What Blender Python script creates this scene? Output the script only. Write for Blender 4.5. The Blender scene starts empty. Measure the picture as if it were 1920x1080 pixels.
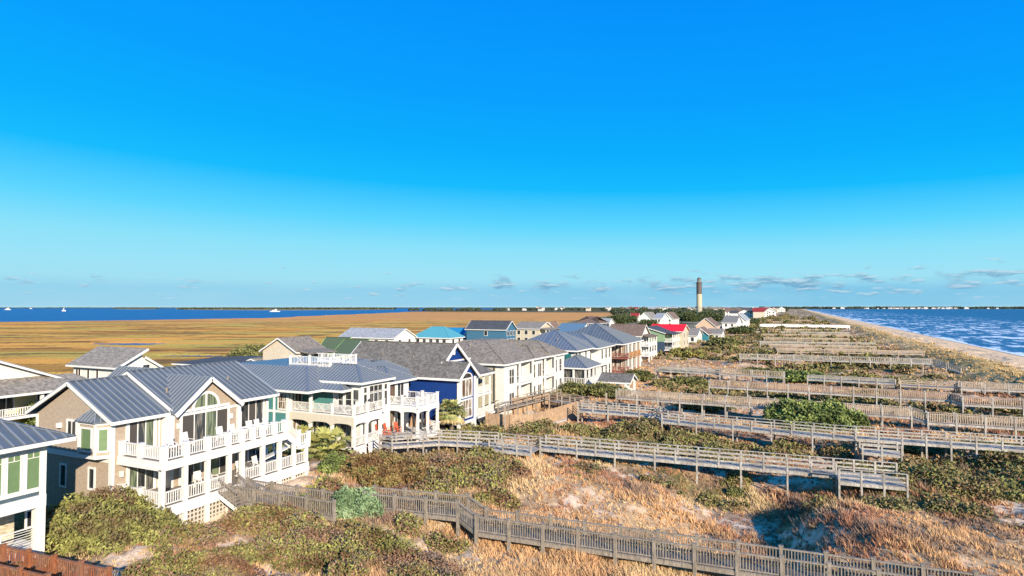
import bpy, math, random
import numpy as np
from mathutils import Vector, Matrix

# ---------------------------------------------------------------- camera
sc = bpy.context.scene
F_, VP_, HZ_, H = 1150., 1490., 576., 16.
A_ = math.atan((VP_-960)/F_); P_ = math.atan((HZ_-540)/F_)
cd = bpy.data.cameras.new('camera'); cam = bpy.data.objects.new('camera', cd)
sc.collection.objects.link(cam); sc.camera = cam
cam.location = (0, 0, H); cam.rotation_euler = (math.pi/2+P_, 0, A_)
cd.sensor_width = 36; cd.lens = F_/1920*36; cd.clip_start = .5; cd.clip_end = 60000

# ---------------------------------------------------------------- light
SUN_EL = math.radians(21); sx, sy = .76, -.65
sdir = Vector((sx*math.cos(SUN_EL), sy*math.cos(SUN_EL), math.sin(SUN_EL)))
ld = bpy.data.lights.new('sun', 'SUN'); ld.energy = 5.0; ld.angle = math.radians(.5); ld.color = (1, .87, .70)
lo = bpy.data.objects.new('sun', ld); sc.collection.objects.link(lo); lo.location = (60, -60, 80)
lo.rotation_euler = sdir.to_track_quat('Z', 'Y').to_euler()
sc.view_settings.view_transform = 'Standard'; sc.view_settings.look = 'None'
sc.view_settings.exposure = .95; sc.view_settings.gamma = 1
EXPK = 2**-.95

def lin(c):
    return tuple((v/255/12.92 if v/255 <= .04045 else ((v/255+.055)/1.055)**2.4) for v in c)

w = bpy.data.worlds.new('World'); sc.world = w; w.use_nodes = True
nt = w.node_tree; nt.nodes.clear()
def N(nt, t, **k):
    n = nt.nodes.new(t)
    for a, b in k.items(): setattr(n, a, b)
    return n
def math_node(nt, op, a, b=None, c=None, clamp=False):
    n = N(nt, 'ShaderNodeMath', operation=op); n.use_clamp = clamp
    for i, v in enumerate((a, b, c)):
        if v is None: continue
        if isinstance(v, (int, float)): n.inputs[i].default_value = v
        else: nt.links.new(v, n.inputs[i])
    return n.outputs[0]
def mixc(nt, f, a, b, mode='MIX'):
    n = N(nt, 'ShaderNodeMix', data_type='RGBA', blend_type=mode)
    for s, v in ((n.inputs[0], f), (n.inputs[6], a), (n.inputs[7], b)):
        if isinstance(v, (int, float)): s.default_value = v
        elif isinstance(v, tuple): s.default_value = (*v[:3], 1)
        else: nt.links.new(v, s)
    return n.outputs[2]
def ramp(nt, f, stops, interp='LINEAR'):
    n = N(nt, 'ShaderNodeValToRGB'); n.color_ramp.interpolation = interp
    e = n.color_ramp.elements
    while len(e) < len(stops): e.new(.5)
    for i, (p, c) in enumerate(stops):
        e[i].position = p; e[i].color = (*c[:3], 1) if len(c) > 1 else (c[0], c[0], c[0], 1)
    nt.links.new(f, n.inputs[0]); return n.outputs[0]
def noise(nt, vec, scale, detail=4, rough=.5):
    n = N(nt, 'ShaderNodeTexNoise'); n.inputs['Scale'].default_value = scale
    n.inputs['Detail'].default_value = detail; n.inputs['Roughness'].default_value = rough
    if vec is not None: nt.links.new(vec, n.inputs['Vector'])
    return n.outputs['Fac']
def mapping(nt, vec, sc_=(1, 1, 1), loc=(0, 0, 0), rot=(0, 0, 0)):
    n = N(nt, 'ShaderNodeMapping'); n.inputs['Scale'].default_value = sc_
    n.inputs['Location'].default_value = loc; n.inputs['Rotation'].default_value = rot
    nt.links.new(vec, n.inputs['Vector']); return n.outputs[0]

tc = N(nt, 'ShaderNodeTexCoord'); sep = N(nt, 'ShaderNodeSeparateXYZ'); nt.links.new(tc.outputs['Generated'], sep.inputs[0])
zz = sep.outputs[2]
zn = math_node(nt, 'MULTIPLY', zz, 2.0, clamp=True)
az = N(nt, 'ShaderNodeMath', operation='ARCTAN2'); nt.links.new(sep.outputs[0], az.inputs[0]); nt.links.new(sep.outputs[1], az.inputs[1])
azf = math_node(nt, 'MINIMUM', math_node(nt, 'MULTIPLY_ADD', az.outputs[0], .18, 1.05), 1.2)
zg = math_node(nt, 'MULTIPLY', zn, azf, clamp=True)
grad = ramp(nt, zg, [(0, lin((176, 222, 240))), (.05, lin((164, 222, 242))), (.11, lin((158, 227, 247))), (.18, lin((140, 226, 251))), (.26, lin((92, 214, 255))),
                     (.37, lin((14, 188, 255))), (.47, lin((0, 175, 255))), (.62, lin((0, 162, 255))), (.78, lin((0, 153, 255))), (1, lin((0, 138, 250)))])
sky = N(nt, 'ShaderNodeTexSky', sky_type='NISHITA'); sky.sun_disc = False
sky.sun_elevation = SUN_EL; sky.sun_rotation = math.atan2(sx, sy)
skys = mixc(nt, 1.0, sky.outputs[0], (.1, .1, .1), 'MULTIPLY')
base = mixc(nt, .015, grad, skys)
# small clouds low over the horizon
cmb = N(nt, 'ShaderNodeCombineXYZ'); nt.links.new(az.outputs[0], cmb.inputs[0]); nt.links.new(zz, cmb.inputs[1])
v1 = mapping(nt, cmb.outputs[0], (26, 120, 1), (3.2, 0, 0)); n1 = noise(nt, v1, 1.0, 5, .55)
v2 = mapping(nt, cmb.outputs[0], (5, 20, 1), (1.1, 0, 0)); n2 = noise(nt, v2, 1.0, 2, .5)
band = ramp(nt, zn, [(0, (.0,)), (.012, (.2,)), (.045, (.75,)), (.062, (1,)), (.085, (.95,)), (.105, (.45,)), (.16, (0.1,)), (.19, (0,))])
side = ramp(nt, math_node(nt, 'MULTIPLY_ADD', az.outputs[0], .5, .5), [(0, (.45,)), (.25, (.62,)), (.42, (1,)), (.8, (1,))])
dens = math_node(nt, 'MULTIPLY', math_node(nt, 'MULTIPLY', band, side), math_node(nt, 'MULTIPLY_ADD', n2, 1.9, -.02))
cm = math_node(nt, 'SUBTRACT', math_node(nt, 'MULTIPLY_ADD', dens, .30, n1), .705)
cm = math_node(nt, 'MULTIPLY', math_node(nt, 'MULTIPLY', cm, 8, clamp=True), math_node(nt, 'MULTIPLY', band, 3, clamp=True))
v3 = mapping(nt, cmb.outputs[0], (26, 120, 1), (3.2, .35, 0)); n3 = noise(nt, v3, 1.0, 5, .55)
lit = math_node(nt, 'MULTIPLY_ADD', math_node(nt, 'SUBTRACT', n1, n3), 5, .30, clamp=True)
ccol = mixc(nt, lit, lin((104, 158, 196)), lin((196, 222, 236)))
# pale blue-grey cloud bank right above the horizon
bank = ramp(nt, zn, [(0, (.0,)), (.006, (.7,)), (.055, (.75,)), (.085, (.0,))])
bk = math_node(nt, 'MULTIPLY', math_node(nt, 'MULTIPLY', bank, side), math_node(nt, 'MULTIPLY_ADD', n2, 2.2, -.1, clamp=True), clamp=True)
c1 = mixc(nt, bk, base, lin((118, 192, 230)))
c2 = mixc(nt, math_node(nt, 'MULTIPLY', cm, .75), c1, ccol)
bg = N(nt, 'ShaderNodeBackground'); bg.inputs[1].default_value = EXPK
out = N(nt, 'ShaderNodeOutputWorld'); nt.links.new(c2, bg.inputs[0]); nt.links.new(bg.outputs[0], out.inputs[0])

# ---------------------------------------------------------------- pixel -> place
ca, sa = math.cos(A_), math.sin(A_)
def ray(px, py):
    u = (px-960)/F_; v = (540-py)/F_
    fy = math.cos(P_)-v*math.sin(P_); fz = math.sin(P_)+v*math.cos(P_)
    return (-sa*fy+ca*u, ca*fy+sa*u, fz)
def onZ(px, py, z): d = ray(px, py); t = (z-H)/d[2]; return (d[0]*t, d[1]*t, z)
def onX(px, py, x): d = ray(px, py); t = x/d[0]; return (x, d[1]*t, H+d[2]*t)
def onY(px, py, y): d = ray(px, py); t = y/d[1]; return (d[0]*t, y, H+d[2]*t)
def zrow(x, y, row):
    dep = -sa*x+ca*y; v = (540-row)/F_
    return H+dep*(math.sin(P_)+v*math.cos(P_))/(math.cos(P_)-v*math.sin(P_))

# ---------------------------------------------------------------- materials
MATS = {}
ALB = .74
def mat(name, col, rough=.7, kind=None, metallic=0., spec=.4, var=.12, scale=3.):
    if name in MATS: return MATS[name]
    col = tuple(q*ALB for q in col)
    m = bpy.data.materials.new(name); m.use_nodes = True; t = m.node_tree
    b = t.nodes['Principled BSDF']; b.inputs['Roughness'].default_value = rough
    b.inputs['Metallic'].default_value = metallic; b.inputs['Specular IOR Level'].default_value = spec
    geo = N(t, 'ShaderNodeNewGeometry'); pos = geo.outputs['Position']
    n = noise(t, pos, scale, 5, .6)
    dark = tuple(c*(1-var*1.6) for c in col); light = tuple(min(1, c*(1+var)) for c in col)
    c = mixc(t, math_node(t, 'MULTIPLY_ADD', n, 2.2, -.6, clamp=True), dark, light)
    bump = None
    if kind == 'siding' or kind == 'shake':
        s = N(t, 'ShaderNodeSeparateXYZ'); t.links.new(pos, s.inputs[0])
        f = math_node(t, 'FRACT', math_node(t, 'MULTIPLY', s.outputs[2], 5.5 if kind == 'siding' else 4.5))
        bump = (f, .6, .03)
        if kind == 'shake':
            v = mapping(t, pos, (5, 5, 4.5)); nn = noise(t, v, 1.0, 2, .5)
            c = mixc(t, math_node(t, 'MULTIPLY_ADD', nn, 2, -.5, clamp=True), tuple(q*.82 for q in col), tuple(q*1.12 for q in col))
    elif kind == 'shingle':
        vo = N(t, 'ShaderNodeTexVoronoi'); vo.inputs['Scale'].default_value = 3.6; t.links.new(pos, vo.inputs['Vector'])
        s = N(t, 'ShaderNodeSeparateColor'); t.links.new(vo.outputs['Color'], s.inputs[0])
        c = mixc(t, s.outputs[0], tuple(q*.66 for q in col), tuple(q*1.36 for q in col))
    elif kind == 'wood':
        v = mapping(t, pos, (9, 9, 2.2)); nn = noise(t, v, 1.0, 4, .6)
        c = mixc(t, math_node(t, 'MULTIPLY_ADD', nn, 3, -1, clamp=True), tuple(q*.55 for q in col), tuple(q*1.28 for q in col))
        c = mixc(t, math_node(t, 'MULTIPLY_ADD', noise(t, pos, .5, 4, .7), 4, -1.7, clamp=True), c, mixc(t, .6, c, (.16, .13, .10)))
    elif kind == 'stone':
        vo = N(t, 'ShaderNodeTexVoronoi'); vo.inputs['Scale'].default_value = 3.2; t.links.new(mapping(t, pos, (1, 1, 2.6)), vo.inputs['Vector'])
        s = N(t, 'ShaderNodeSeparateColor'); t.links.new(vo.outputs['Color'], s.inputs[0])
        c = mixc(t, s.outputs[0], tuple(q*.65 for q in col), tuple(min(1, q*1.25) for q in col))
    elif kind == 'leaf' or kind == 'vcol':
        a = N(t, 'ShaderNodeAttribute'); a.attribute_name = 'Col'
        c = mixc(t, 1., a.outputs['Color'], (.87, .86, .84), 'MULTIPLY')
        if kind == 'vcol':
            n5 = noise(t, pos, 1.3, 6, .7); n6 = noise(t, pos, 9, 4, .7)
            c = mixc(t, 1., c, ramp(t, n5, [(.25, (.5,)), (.55, (1,)), (.8, (1.35,))]), 'MULTIPLY')
            c = mixc(t, 1., c, ramp(t, n6, [(.3, (.72,)), (.6, (1.08,)), (.8, (1.25,))]), 'MULTIPLY')
            bump = (noise(t, pos, 3.0, 6, .7), .8, .12)
    if bump:
        bn = N(t, 'ShaderNodeBump'); bn.inputs['Strength'].default_value = bump[1]; bn.inputs['Distance'].default_value = bump[2]
        t.links.new(bump[0], bn.inputs['Height']); t.links.new(bn.outputs[0], b.inputs['Normal'])
    t.links.new(c, b.inputs['Base Color'])
    MATS[name] = m; return m
def glass(name, col, curtain=None):
    if name in MATS: return MATS[name]
    m = bpy.data.materials.new(name); m.use_nodes = True; t = m.node_tree; b = t.nodes['Principled BSDF']
    b.inputs['Roughness'].default_value = .06; b.inputs['Specular IOR Level'].default_value = .6
    geo = N(t, 'ShaderNodeNewGeometry'); v = mapping(t, geo.outputs['Position'], (2.2, 2.2, .25))
    n = noise(t, v, 1.0, 2, .5)
    c = ramp(t, n, [(.46, col), (.52, curtain or tuple(q*1.7 for q in col)), (.6, col)])
    t.links.new(c, b.inputs['Base Color']); MATS[name] = m; return m
WHITE = mat('white_paint', (.82, .80, .75), .5, var=.05)
CREAM = mat('cream_paint', (.62, .55, .40), .6, 'siding', var=.05)
TAUPE = mat('taupe_shake', (.47, .375, .28), .85, 'shake')
GLASS = glass('window_glass', (.035, .04, .045), (.16, .15, .12))
GLASSD = glass('dark_glass', (.02, .022, .025), (.06, .06, .055))
GLASSG = glass('green_shade_glass', (.15, .18, .11), (.05, .065, .05))
SHUT = mat('green_roller_shade', (.16, .25, .12), .35, var=.08)
SCREEN = mat('screen_door_panel', (.075, .065, .055), .6, var=.05)
METAL = mat('blue_grey_metal_roof', (.13, .155, .18), .45, metallic=.15, spec=.45, var=.10, scale=.6)
SEAM_LIT = mat('lit_seam_metal', (.27, .30, .33), .4, metallic=.15, spec=.5, var=.05)  # same metal as the roof, lightened: sunlit rib edges put into the colour
METAL2 = mat('pale_metal_roof', (.19, .225, .265), .38, metallic=.35, spec=.5, var=.08, scale=.6)
SHINGLE = mat('grey_shingle', (.165, .15, .13), .9, 'shingle')
SHINGLE2 = mat('taupe_shingle', (.24, .205, .165), .9, 'shingle')
SILVER = mat('silvered_wood', (.52, .48, .42), .85, 'wood')
GREYW = mat('grey_weathered_wood', (.33, .28, .22), .85, 'wood')
TANW = mat('tan_weathered_wood', (.54, .43, .32), .85, 'wood')
REDW = mat('redwood_stain', (.33, .11, .04), .75, 'wood')
STONE = mat('cream_stone', (.55, .47, .33), .9, 'stone')
LEAF = mat('leaf', (.1, .1, .05), .75, 'leaf', spec=.25)
BARK = mat('bark', (.20, .16, .12), .9, 'wood')
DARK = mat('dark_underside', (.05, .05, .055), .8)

# ---------------------------------------------------------------- mesh helpers
COL = sc.collection
def tag(o, label=None, cat=None, group=None, kind=None):
    if label: o['label'] = label
    if cat: o['category'] = cat
    if group: o['group'] = group
    if kind: o['kind'] = kind
    return o
def empty(name, loc, label, cat, group=None):
    o = bpy.data.objects.new(name, None); COL.objects.link(o); o.location = loc; o.empty_display_size = .3
    return tag(o, label, cat, group)
class MB:
    def __init__(s): s.v = []; s.f = []
    def poly(s, pts):
        n = len(s.v); s.v += [tuple(p) for p in pts]; s.f.append(tuple(range(n, n+len(pts))))
    def box(s, x0, x1, y0, y1, z0, z1):
        n = len(s.v)
        s.v += [(x0, y0, z0), (x1, y0, z0), (x1, y1, z0), (x0, y1, z0), (x0, y0, z1), (x1, y0, z1), (x1, y1, z1), (x0, y1, z1)]
        s.f += [(n, n+3, n+2, n+1), (n+4, n+5, n+6, n+7), (n, n+1, n+5, n+4), (n+1, n+2, n+6, n+5), (n+2, n+3, n+7, n+6), (n+3, n, n+4, n+7)]
    def bar(s, p, q, w_, h_):
        p = Vector(p); q = Vector(q); d = q-p
        if d.length < 1e-5: return
        d.normalize(); up = Vector((0, 0, 1)) if abs(d.z) < .98 else Vector((1, 0, 0))
        r = d.cross(up).normalized(); u = r.cross(d).normalized()
        n = len(s.v)
        for c in (p, q):
            for a, b in ((-1, -1), (1, -1), (1, 1), (-1, 1)): s.v.append(tuple(c+r*(a*w_/2)+u*(b*h_/2)))
        s.f += [(n, n+1, n+2, n+3), (n+7, n+6, n+5, n+4), (n, n+4, n+5, n+1), (n+1, n+5, n+6, n+2), (n+2, n+6, n+7, n+3), (n+3, n+7, n+4, n)]
    def slab(s, poly, t):
        n = len(s.v); k = len(poly)
        s.v += [tuple(p) for p in poly]+[(p[0], p[1], p[2]-t) for p in poly]
        s.f.append(tuple(range(n, n+k))); s.f.append(tuple(range(n+2*k-1, n+k-1, -1)))
        for i in range(k):
            j = (i+1) % k; s.f.append((n+i, n+k+i, n+k+j, n+j))
    def prism(s, poly, vec):
        n = len(s.v); k = len(poly)
        s.v += [tuple(p) for p in poly]+[(p[0]+vec[0], p[1]+vec[1], p[2]+vec[2]) for p in poly]
        s.f.append(tuple(range(n, n+k))); s.f.append(tuple(range(n+2*k-1, n+k-1, -1)))
        for i in range(k):
            j = (i+1) % k; s.f.append((n+i, n+k+i, n+k+j, n+j))
    def tube(s, pts, rs, k=10):
        n = len(s.v)
        for p, r in zip(pts, rs):
            for i in range(k):
                a = i*2*math.pi/k; s.v.append((p[0]+r*math.cos(a), p[1]+r*math.sin(a), p[2]))
        for j in range(len(pts)-1):
            for i in range(k):
                a = n+j*k+i; b = n+j*k+(i+1) % k; s.f.append((a, b, b+k, a+k))
        s.f.append(tuple(range(n+k-1, n-1, -1))); s.f.append(tuple(range(n+(len(pts)-1)*k, n+len(pts)*k)))
    def ribs(s, poly, sp=.5, w_=.07, h_=.11):
        if not hasattr(s, 'sm_'): s.sm_ = MB()
        s = s.sm_
        P = [Vector(p) for p in poly]; nrm = Vector((0, 0, 0))
        for i in range(len(P)): nrm += P[i].cross(P[(i+1) % len(P)])
        if nrm.length < 1e-6: return
        nrm.normalize()
        if nrm.z < 0: nrm = -nrm
        e = Vector((-nrm.y, nrm.x, 0))
        if e.length < 1e-4: return
        e.normalize(); g = nrm.cross(e).normalized()
        o = P[0]; uv = [((p-o).dot(e), (p-o).dot(g)) for p in P]
        u0 = min(a for a, b in uv); u1 = max(a for a, b in uv)
        k = int((u1-u0)/sp); off = ((u1-u0)-k*sp)/2
        for i in range(k+1):
            u = u0+off+i*sp; vs = []
            for j in range(len(uv)):
                (a, b), (c, d) = uv[j], uv[(j+1) % len(uv)]
                if (a-u)*(c-u) < 0: vs.append(b+(d-b)*(u-a)/(c-a))
            if len(vs) >= 2 and max(vs)-min(vs) > .15:
                s.bar(o+e*u+g*min(vs)+nrm*.02, o+e*u+g*max(vs)+nrm*.02, w_, h_)
    def build(s, name, m, parent=None, label=None, smooth=False):
        me = bpy.data.meshes.new(name); off = Vector((0, 0, 0)); p = parent; nf0 = len(s.f); sea = hasattr(s, 'sm_')
        if sea: k0 = len(s.v); s.v += s.sm_.v; s.f += [tuple(i+k0 for i in f) for f in s.sm_.f]
        while p is not None: off += p.location; p = p.parent
        me.from_pydata([(v[0]-off.x, v[1]-off.y, v[2]-off.z) for v in s.v], [], s.f)
        me.materials.append(m)
        if sea: me.materials.append(SEAM_LIT); me.polygons.foreach_set('material_index', [0]*nf0+[1]*(len(s.f)-nf0))
        me.update()
        if smooth: me.polygons.foreach_set('use_smooth', [True]*len(me.polygons))
        o = bpy.data.objects.new(name, me); COL.objects.link(o)
        if parent is not None: o.parent = parent
        if label: o['label'] = label
        return o
def fb(mb, face, pl, u0, u1, z0, z1, d0, d1):
    if face == 'x': mb.box(pl+d0, pl+d1, u0, u1, z0, z1)
    else: mb.box(u0, u1, pl-d1, pl-d0, z0, z1)
def win(par, face, pl, u0, u1, z0, z1, cols=1, rows=1, g=None, fw=.11, name='window', far=False, fmat=None, leafs=None):
    g = g or GLASS
    if u0 > u1: u0, u1 = u1, u0
    f = MB()
    fb(f, face, pl, u0-fw, u0, z0-fw, z1+fw, -.02, .07); fb(f, face, pl, u1, u1+fw, z0-fw, z1+fw, -.02, .07)
    fb(f, face, pl, u0, u1, z1, z1+fw, -.02, .067); fb(f, face, pl, u0, u1, z0-fw, z0, -.02, .067)
    for i in range(1, cols):
        u = u0+(u1-u0)*i/cols; fb(f, face, pl, u-.035, u+.035, z0, z1, -.02, .055)
    for i in range(1, rows):
        z = z0+(z1-z0)*i/rows; fb(f, face, pl, u0, u1, z-.025, z+.025, -.02, .05)
    fo = f.build(name, fmat or WHITE, par)
    if leafs:
        for i, gm in enumerate(leafs):
            p = MB(); a = u0+(u1-u0)*i/len(leafs); b = u0+(u1-u0)*(i+1)/len(leafs)
            fb(p, face, pl, a+.002, b-.002, z0, z1, -.01, .03); p.build('pane', gm, fo)
    else:
        p = MB(); fb(p, face, pl, u0, u1, z0, z1, -.01, .03); p.build('pane', g, fo)
    return fo
def winp(par, face, pl, a, b, **k):
    """rectangle from its picture corners (left,top),(right,bottom) on a wall plane"""
    f = onX if face == 'x' else onY; i = 1 if face == 'x' else 0
    mx = (a[0]+b[0])/2; my = (a[1]+b[1])/2
    return win(par, face, pl, f(a[0], my, pl)[i], f(b[0], my, pl)[i], f(mx, b[1], pl)[2], f(mx, a[1], pl)[2], **k)
def rail(mb, p, q, h=1.0, sp=.16, bw=.045, tw=.12, low=.12):
    p = Vector(p); q = Vector(q); up = Vector((0, 0, 1))
    mb.bar(p+up*h, q+up*h, tw, .07); mb.bar(p+up*low, q+up*low, .06, .07)
    L = (q-p).length; k = max(2, int(L/sp))
    for i in range(1, k):
        c = p.lerp(q, i/k); mb.bar(c+up*(low+.03), c+up*(h-.03), bw, bw)
def frail(mb, p, q, h=1.0, sp=.16):
    """railing with chinese-style cross panels"""
    rail(mb, p, q, h, sp, .04)
    p = Vector(p); q = Vector(q); up = Vector((0, 0, 1)); m1 = p.lerp(q, .33); m2 = p.lerp(q, .67)
    mb.bar(m1+up*.15, m2+up*(h-.05), .05, .05); mb.bar(m2+up*.15, m1+up*(h-.05), .05, .05)
def roof(mb, x0, x1, y0, y1, ze, zr, axis='x', ends='gg', inset=None, t=.14, rib=0, fas=None, top=None):
    if axis == 'x':
        c = (y0+y1)/2; ins = inset if inset is not None else (y1-y0)/2
        a = x0+(ins if ends[0] == 'h' else 0); b = x1-(ins if ends[1] == 'h' else 0)
        R0 = (a, c, zr); R1 = (b, c, zr)
        P = [(x0, y0, ze), (x1, y0, ze), (x1, y1, ze), (x0, y1, ze)]
        fs = [[P[0], P[1], R1, R0], [P[2], P[3], R0, R1]]
        if ends[0] == 'h': fs.append([P[3], P[0], R0])
        if ends[1] == 'h': fs.append([P[1], P[2], R1])
        rakes = ([] if ends[0] == 'h' else [(P[0], R0), (P[3], R0)])+([] if ends[1] == 'h' else [(P[1], R1), (P[2], R1)])
        eaves = [(P[0], P[1]), (P[2], P[3])]+([(P[3], P[0])] if ends[0] == 'h' else [])+([(P[1], P[2])] if ends[1] == 'h' else [])
    else:
        c = (x0+x1)/2; ins = inset if inset is not None else (x1-x0)/2
        a = y0+(ins if ends[0] == 'h' else 0); b = y1-(ins if ends[1] == 'h' else 0)
        R0 = (c, a, zr); R1 = (c, b, zr)
        P = [(x0, y0, ze), (x1, y0, ze), (x1, y1, ze), (x0, y1, ze)]
        fs = [[P[1], P[2], R1, R0], [P[3], P[0], R0, R1]]
        if ends[0] == 'h': fs.append([P[0], P[1], R0])
        if ends[1] == 'h': fs.append([P[2], P[3], R1])
        rakes = ([] if ends[0] == 'h' else [(P[0], R0), (P[1], R0)])+([] if ends[1] == 'h' else [(P[2], R1), (P[3], R1)])
        eaves = [(P[1], P[2]), (P[3], P[0])]+([(P[0], P[1])] if ends[0] == 'h' else [])+([(P[2], P[3])] if ends[1] == 'h' else [])
    for f in fs:
        mb.slab(f, t)
        if rib: mb.ribs(f, rib)
    for q_ in [(R0, R1)]+([(P[0], R0), (P[3] if axis == 'x' else P[1], R0)] if ends[0] == 'h' else [])+([(P[1] if axis == 'x' else P[2], R1), (P[2] if axis == 'x' else P[3], R1)] if ends[1] == 'h' else []):
        mb.bar((q_[0][0], q_[0][1], q_[0][2]+.02), (q_[1][0], q_[1][1], q_[1][2]+.02), .26, .06)
    if fas is not None:
        for p, q in rakes+eaves:
            fas.bar((p[0], p[1], p[2]-.14), (q[0], q[1], q[2]-.14), .10, .24)
    return R0, R1
def frustum(mb, x0, x1, y0, y1, ze, run, zt, t=.14, rib=.5, fas=None, topcap=True):
    P = [(x0, y0, ze), (x1, y0, ze), (x1, y1, ze), (x0, y1, ze)]
    Q = [(x0+run, y0+run, zt), (x1-run, y0+run, zt), (x1-run, y1-run, zt), (x0+run, y1-run, zt)]
    for i in range(4):
        j = (i+1) % 4; f = [P[i], P[j], Q[j], Q[i]]; mb.slab(f, t)
        if rib: mb.ribs(f, rib)
        if fas is not None: fas.bar((P[i][0], P[i][1], ze-.14), (P[j][0], P[j][1], ze-.14), .10, .24)
    for p, q in zip(P, Q): mb.bar((p[0], p[1], p[2]+.02), (q[0], q[1], q[2]+.02), .24, .06)
    if topcap: mb.slab(Q, t)

# ---------------------------------------------------------------- numpy noise
def vn(x, y, seed=0):
    xi = np.floor(x).astype(np.int64); yi = np.floor(y).astype(np.int64); fx = x-xi; fy = y-yi
    def hsh(a, b):
        q = (a*374761393+b*668265263+seed*1442695041) & 0xffffffff
        q = ((q ^ (q >> 13))*1274126177) & 0xffffffff
        return ((q ^ (q >> 16)) & 0xffff)/65535.
    ux = fx*fx*(3-2*fx); uy = fy*fy*(3-2*fy)
    a = hsh(xi, yi); b = hsh(xi+1, yi); c = hsh(xi, yi+1); d = hsh(xi+1, yi+1)
    return (a*(1-ux)+b*ux)*(1-uy)+(c*(1-ux)+d*ux)*uy
def fbm(x, y, seed=0, o=4):
    s = 0; a = .5; t = 0
    for i in range(o):
        s = s+a*vn(x*2**i, y*2**i, seed+i*7); t += a; a *= .5
    return s/t
def sm(a, b, x):
    t = np.clip((x-a)/(b-a), 0, 1); return t*t*(3-2*t)
RIV_Y = [-3000, 0, 368, 407, 590, 650, 895, 1249, 2654, 6798, 30000]
RIV_X = [-900, -800, -774, -749, -721, -686, -809, -958, -1576, -2851, -9000]
PONDS = [(-262, 172, 19, 9), (-158, 85, 12, 3.2), (-172, 142, 20, 3.2), (-260, 330, 60, 7), (-420, 520, 90, 7), (-205, 470, 80, 6)]
def hollow(x, y):
    a = np.exp(-(((x+2.5)/6.5)**2+((y-47)/10.5)**2)**1.5)
    # steep ridge running along the seaward side of the hollow
    xc = 3.2+(y-50)*.22+1.2*np.sin(y*.35)
    env = sm(36, 41, y)*(1-sm(48, 54.5, y))
    r = np.exp(-((x-xc)/2.4)**2)*env
    r2 = np.exp(-(np.maximum(0, x-xc)/7.0)**2)*(x > xc)*env
    return -1.6*a+2.3*np.maximum(r, r2)
def hgt(x, y):
    x = np.asarray(x, float); y = np.asarray(y, float)
    dn = 1.0+1.7*(fbm(x/13, y/19, 3)-.5)*1.6+.8*(fbm(x/4., y/5., 9)-.5)+.55*(fbm(x/1.7, y/1.9, 19, 2)-.5)
    dn = dn+1.0*np.exp(-(((x+19)/10)**2+((y-47)/5.)**2))
    dn = dn-.7*np.exp(-(((x+17)/9)**2+((y-31)/4)**2))+hollow(x, y)
    dn = dn-1.0*np.exp(-(((x+1)/9)**2+((y-69)/4)**2))-.9*np.exp(-(((x+7)/6)**2+((y-90)/4)**2))
    dn = dn-1.1*np.exp(-(((x+37)/2.6)**2+((y-32)/4.5)**2)**2)
    dn = dn+1.1*np.exp(-(((x-7.5)/4.)**2+((y-58)/4)**2))
    dn = np.maximum(dn, -.4)
    wl = sm(-44, -38.5, x)
    lot = 1.2+.25*(fbm(x/9, y/9, 21)-.5)
    z = lot*(1-wl)+dn*wl
    # marsh
    me = -112-25*fbm(y/60, y*0+3., 5)-np.where(y > 260, np.clip((y-260)*.25, 0, 160), 0)
    wm = 1-sm(me-6, me+6, x)
    far = sm(1500, 1900, y)
    z = z*(1-wm)+(.38+far*1.0)*wm
    # foredune and beach
    z = z+1.3*np.exp(-((x-40)/6)**2)*(.6+.8*fbm(x/10, y/15, 31))*(y < 2400)
    bz = 1.9-2.4*(x-50)/22
    z = np.where(x > 47, np.minimum(z, np.maximum(bz, -3)), z)
    # river
    rx = np.interp(y, RIV_Y, RIV_X)+40*(fbm(y/90, y*0, 8)-.5)+12*(fbm(y/20, y*0, 12)-.5)
    wr = 1-sm(rx-25, rx+5, x)
    z = z*(1-wr)-2*wr
    for cx, cy, a, b in PONDS:
        d = -sa*(x-cx)+ca*(y-cy); l = ca*(x-cx)+sa*(y-cy)
        wob = .5*(fbm(x/14, y/6, 17)-.5)*4
        z = np.where(((l/(a*1.0))**2+(d/b)**2+wob) < .8, np.minimum(z, -.3), z)
    # far shores
    dep = -sa*x+ca*y; lat = ca*x+sa*y; pxx = 960+F_*lat/np.maximum(dep, 1)
    rag = 1+.25*(fbm(pxx/60, pxx*0, 41)-.5)
    z = np.where((dep > 5300*rag) & (pxx > 1380), 3.0, z)
    z = np.where((dep > 9000*rag) & (pxx < 1400), 3.0, z)
    z = np.where((pxx > 212) & (pxx < 300) & (abs(dep-5600) < 900*np.sin(np.clip((pxx-212)/88, 0, 1)*3.14)), 1.4, z)
    z = np.where((pxx > 340) & (pxx < 740) & (abs(dep-3900) < 700*np.sin(np.clip((pxx-340)/400, 0, 1)*3.14)*rag), 1.4, z)
    return z
def h1(x, y): return float(hgt(np.array([x]), np.array([y]))[0])
def zones(x, y):
    """fields shared by the ground's colour and the vegetation"""
    grn = fbm(x/16, y/11, 51)+.25*(fbm(x/4, y/4, 53)-.5)     # scrub
    sand = fbm(x/7, y/5, 61)+.3*(fbm(x/1.6, y/1.6, 63)-.5)
    red = fbm(x/9, y/9, 71)
    return grn, sand, red
def mixn(a, b, t): t = np.asarray(t)[..., None]; return a*(1-t)+b*t
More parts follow.
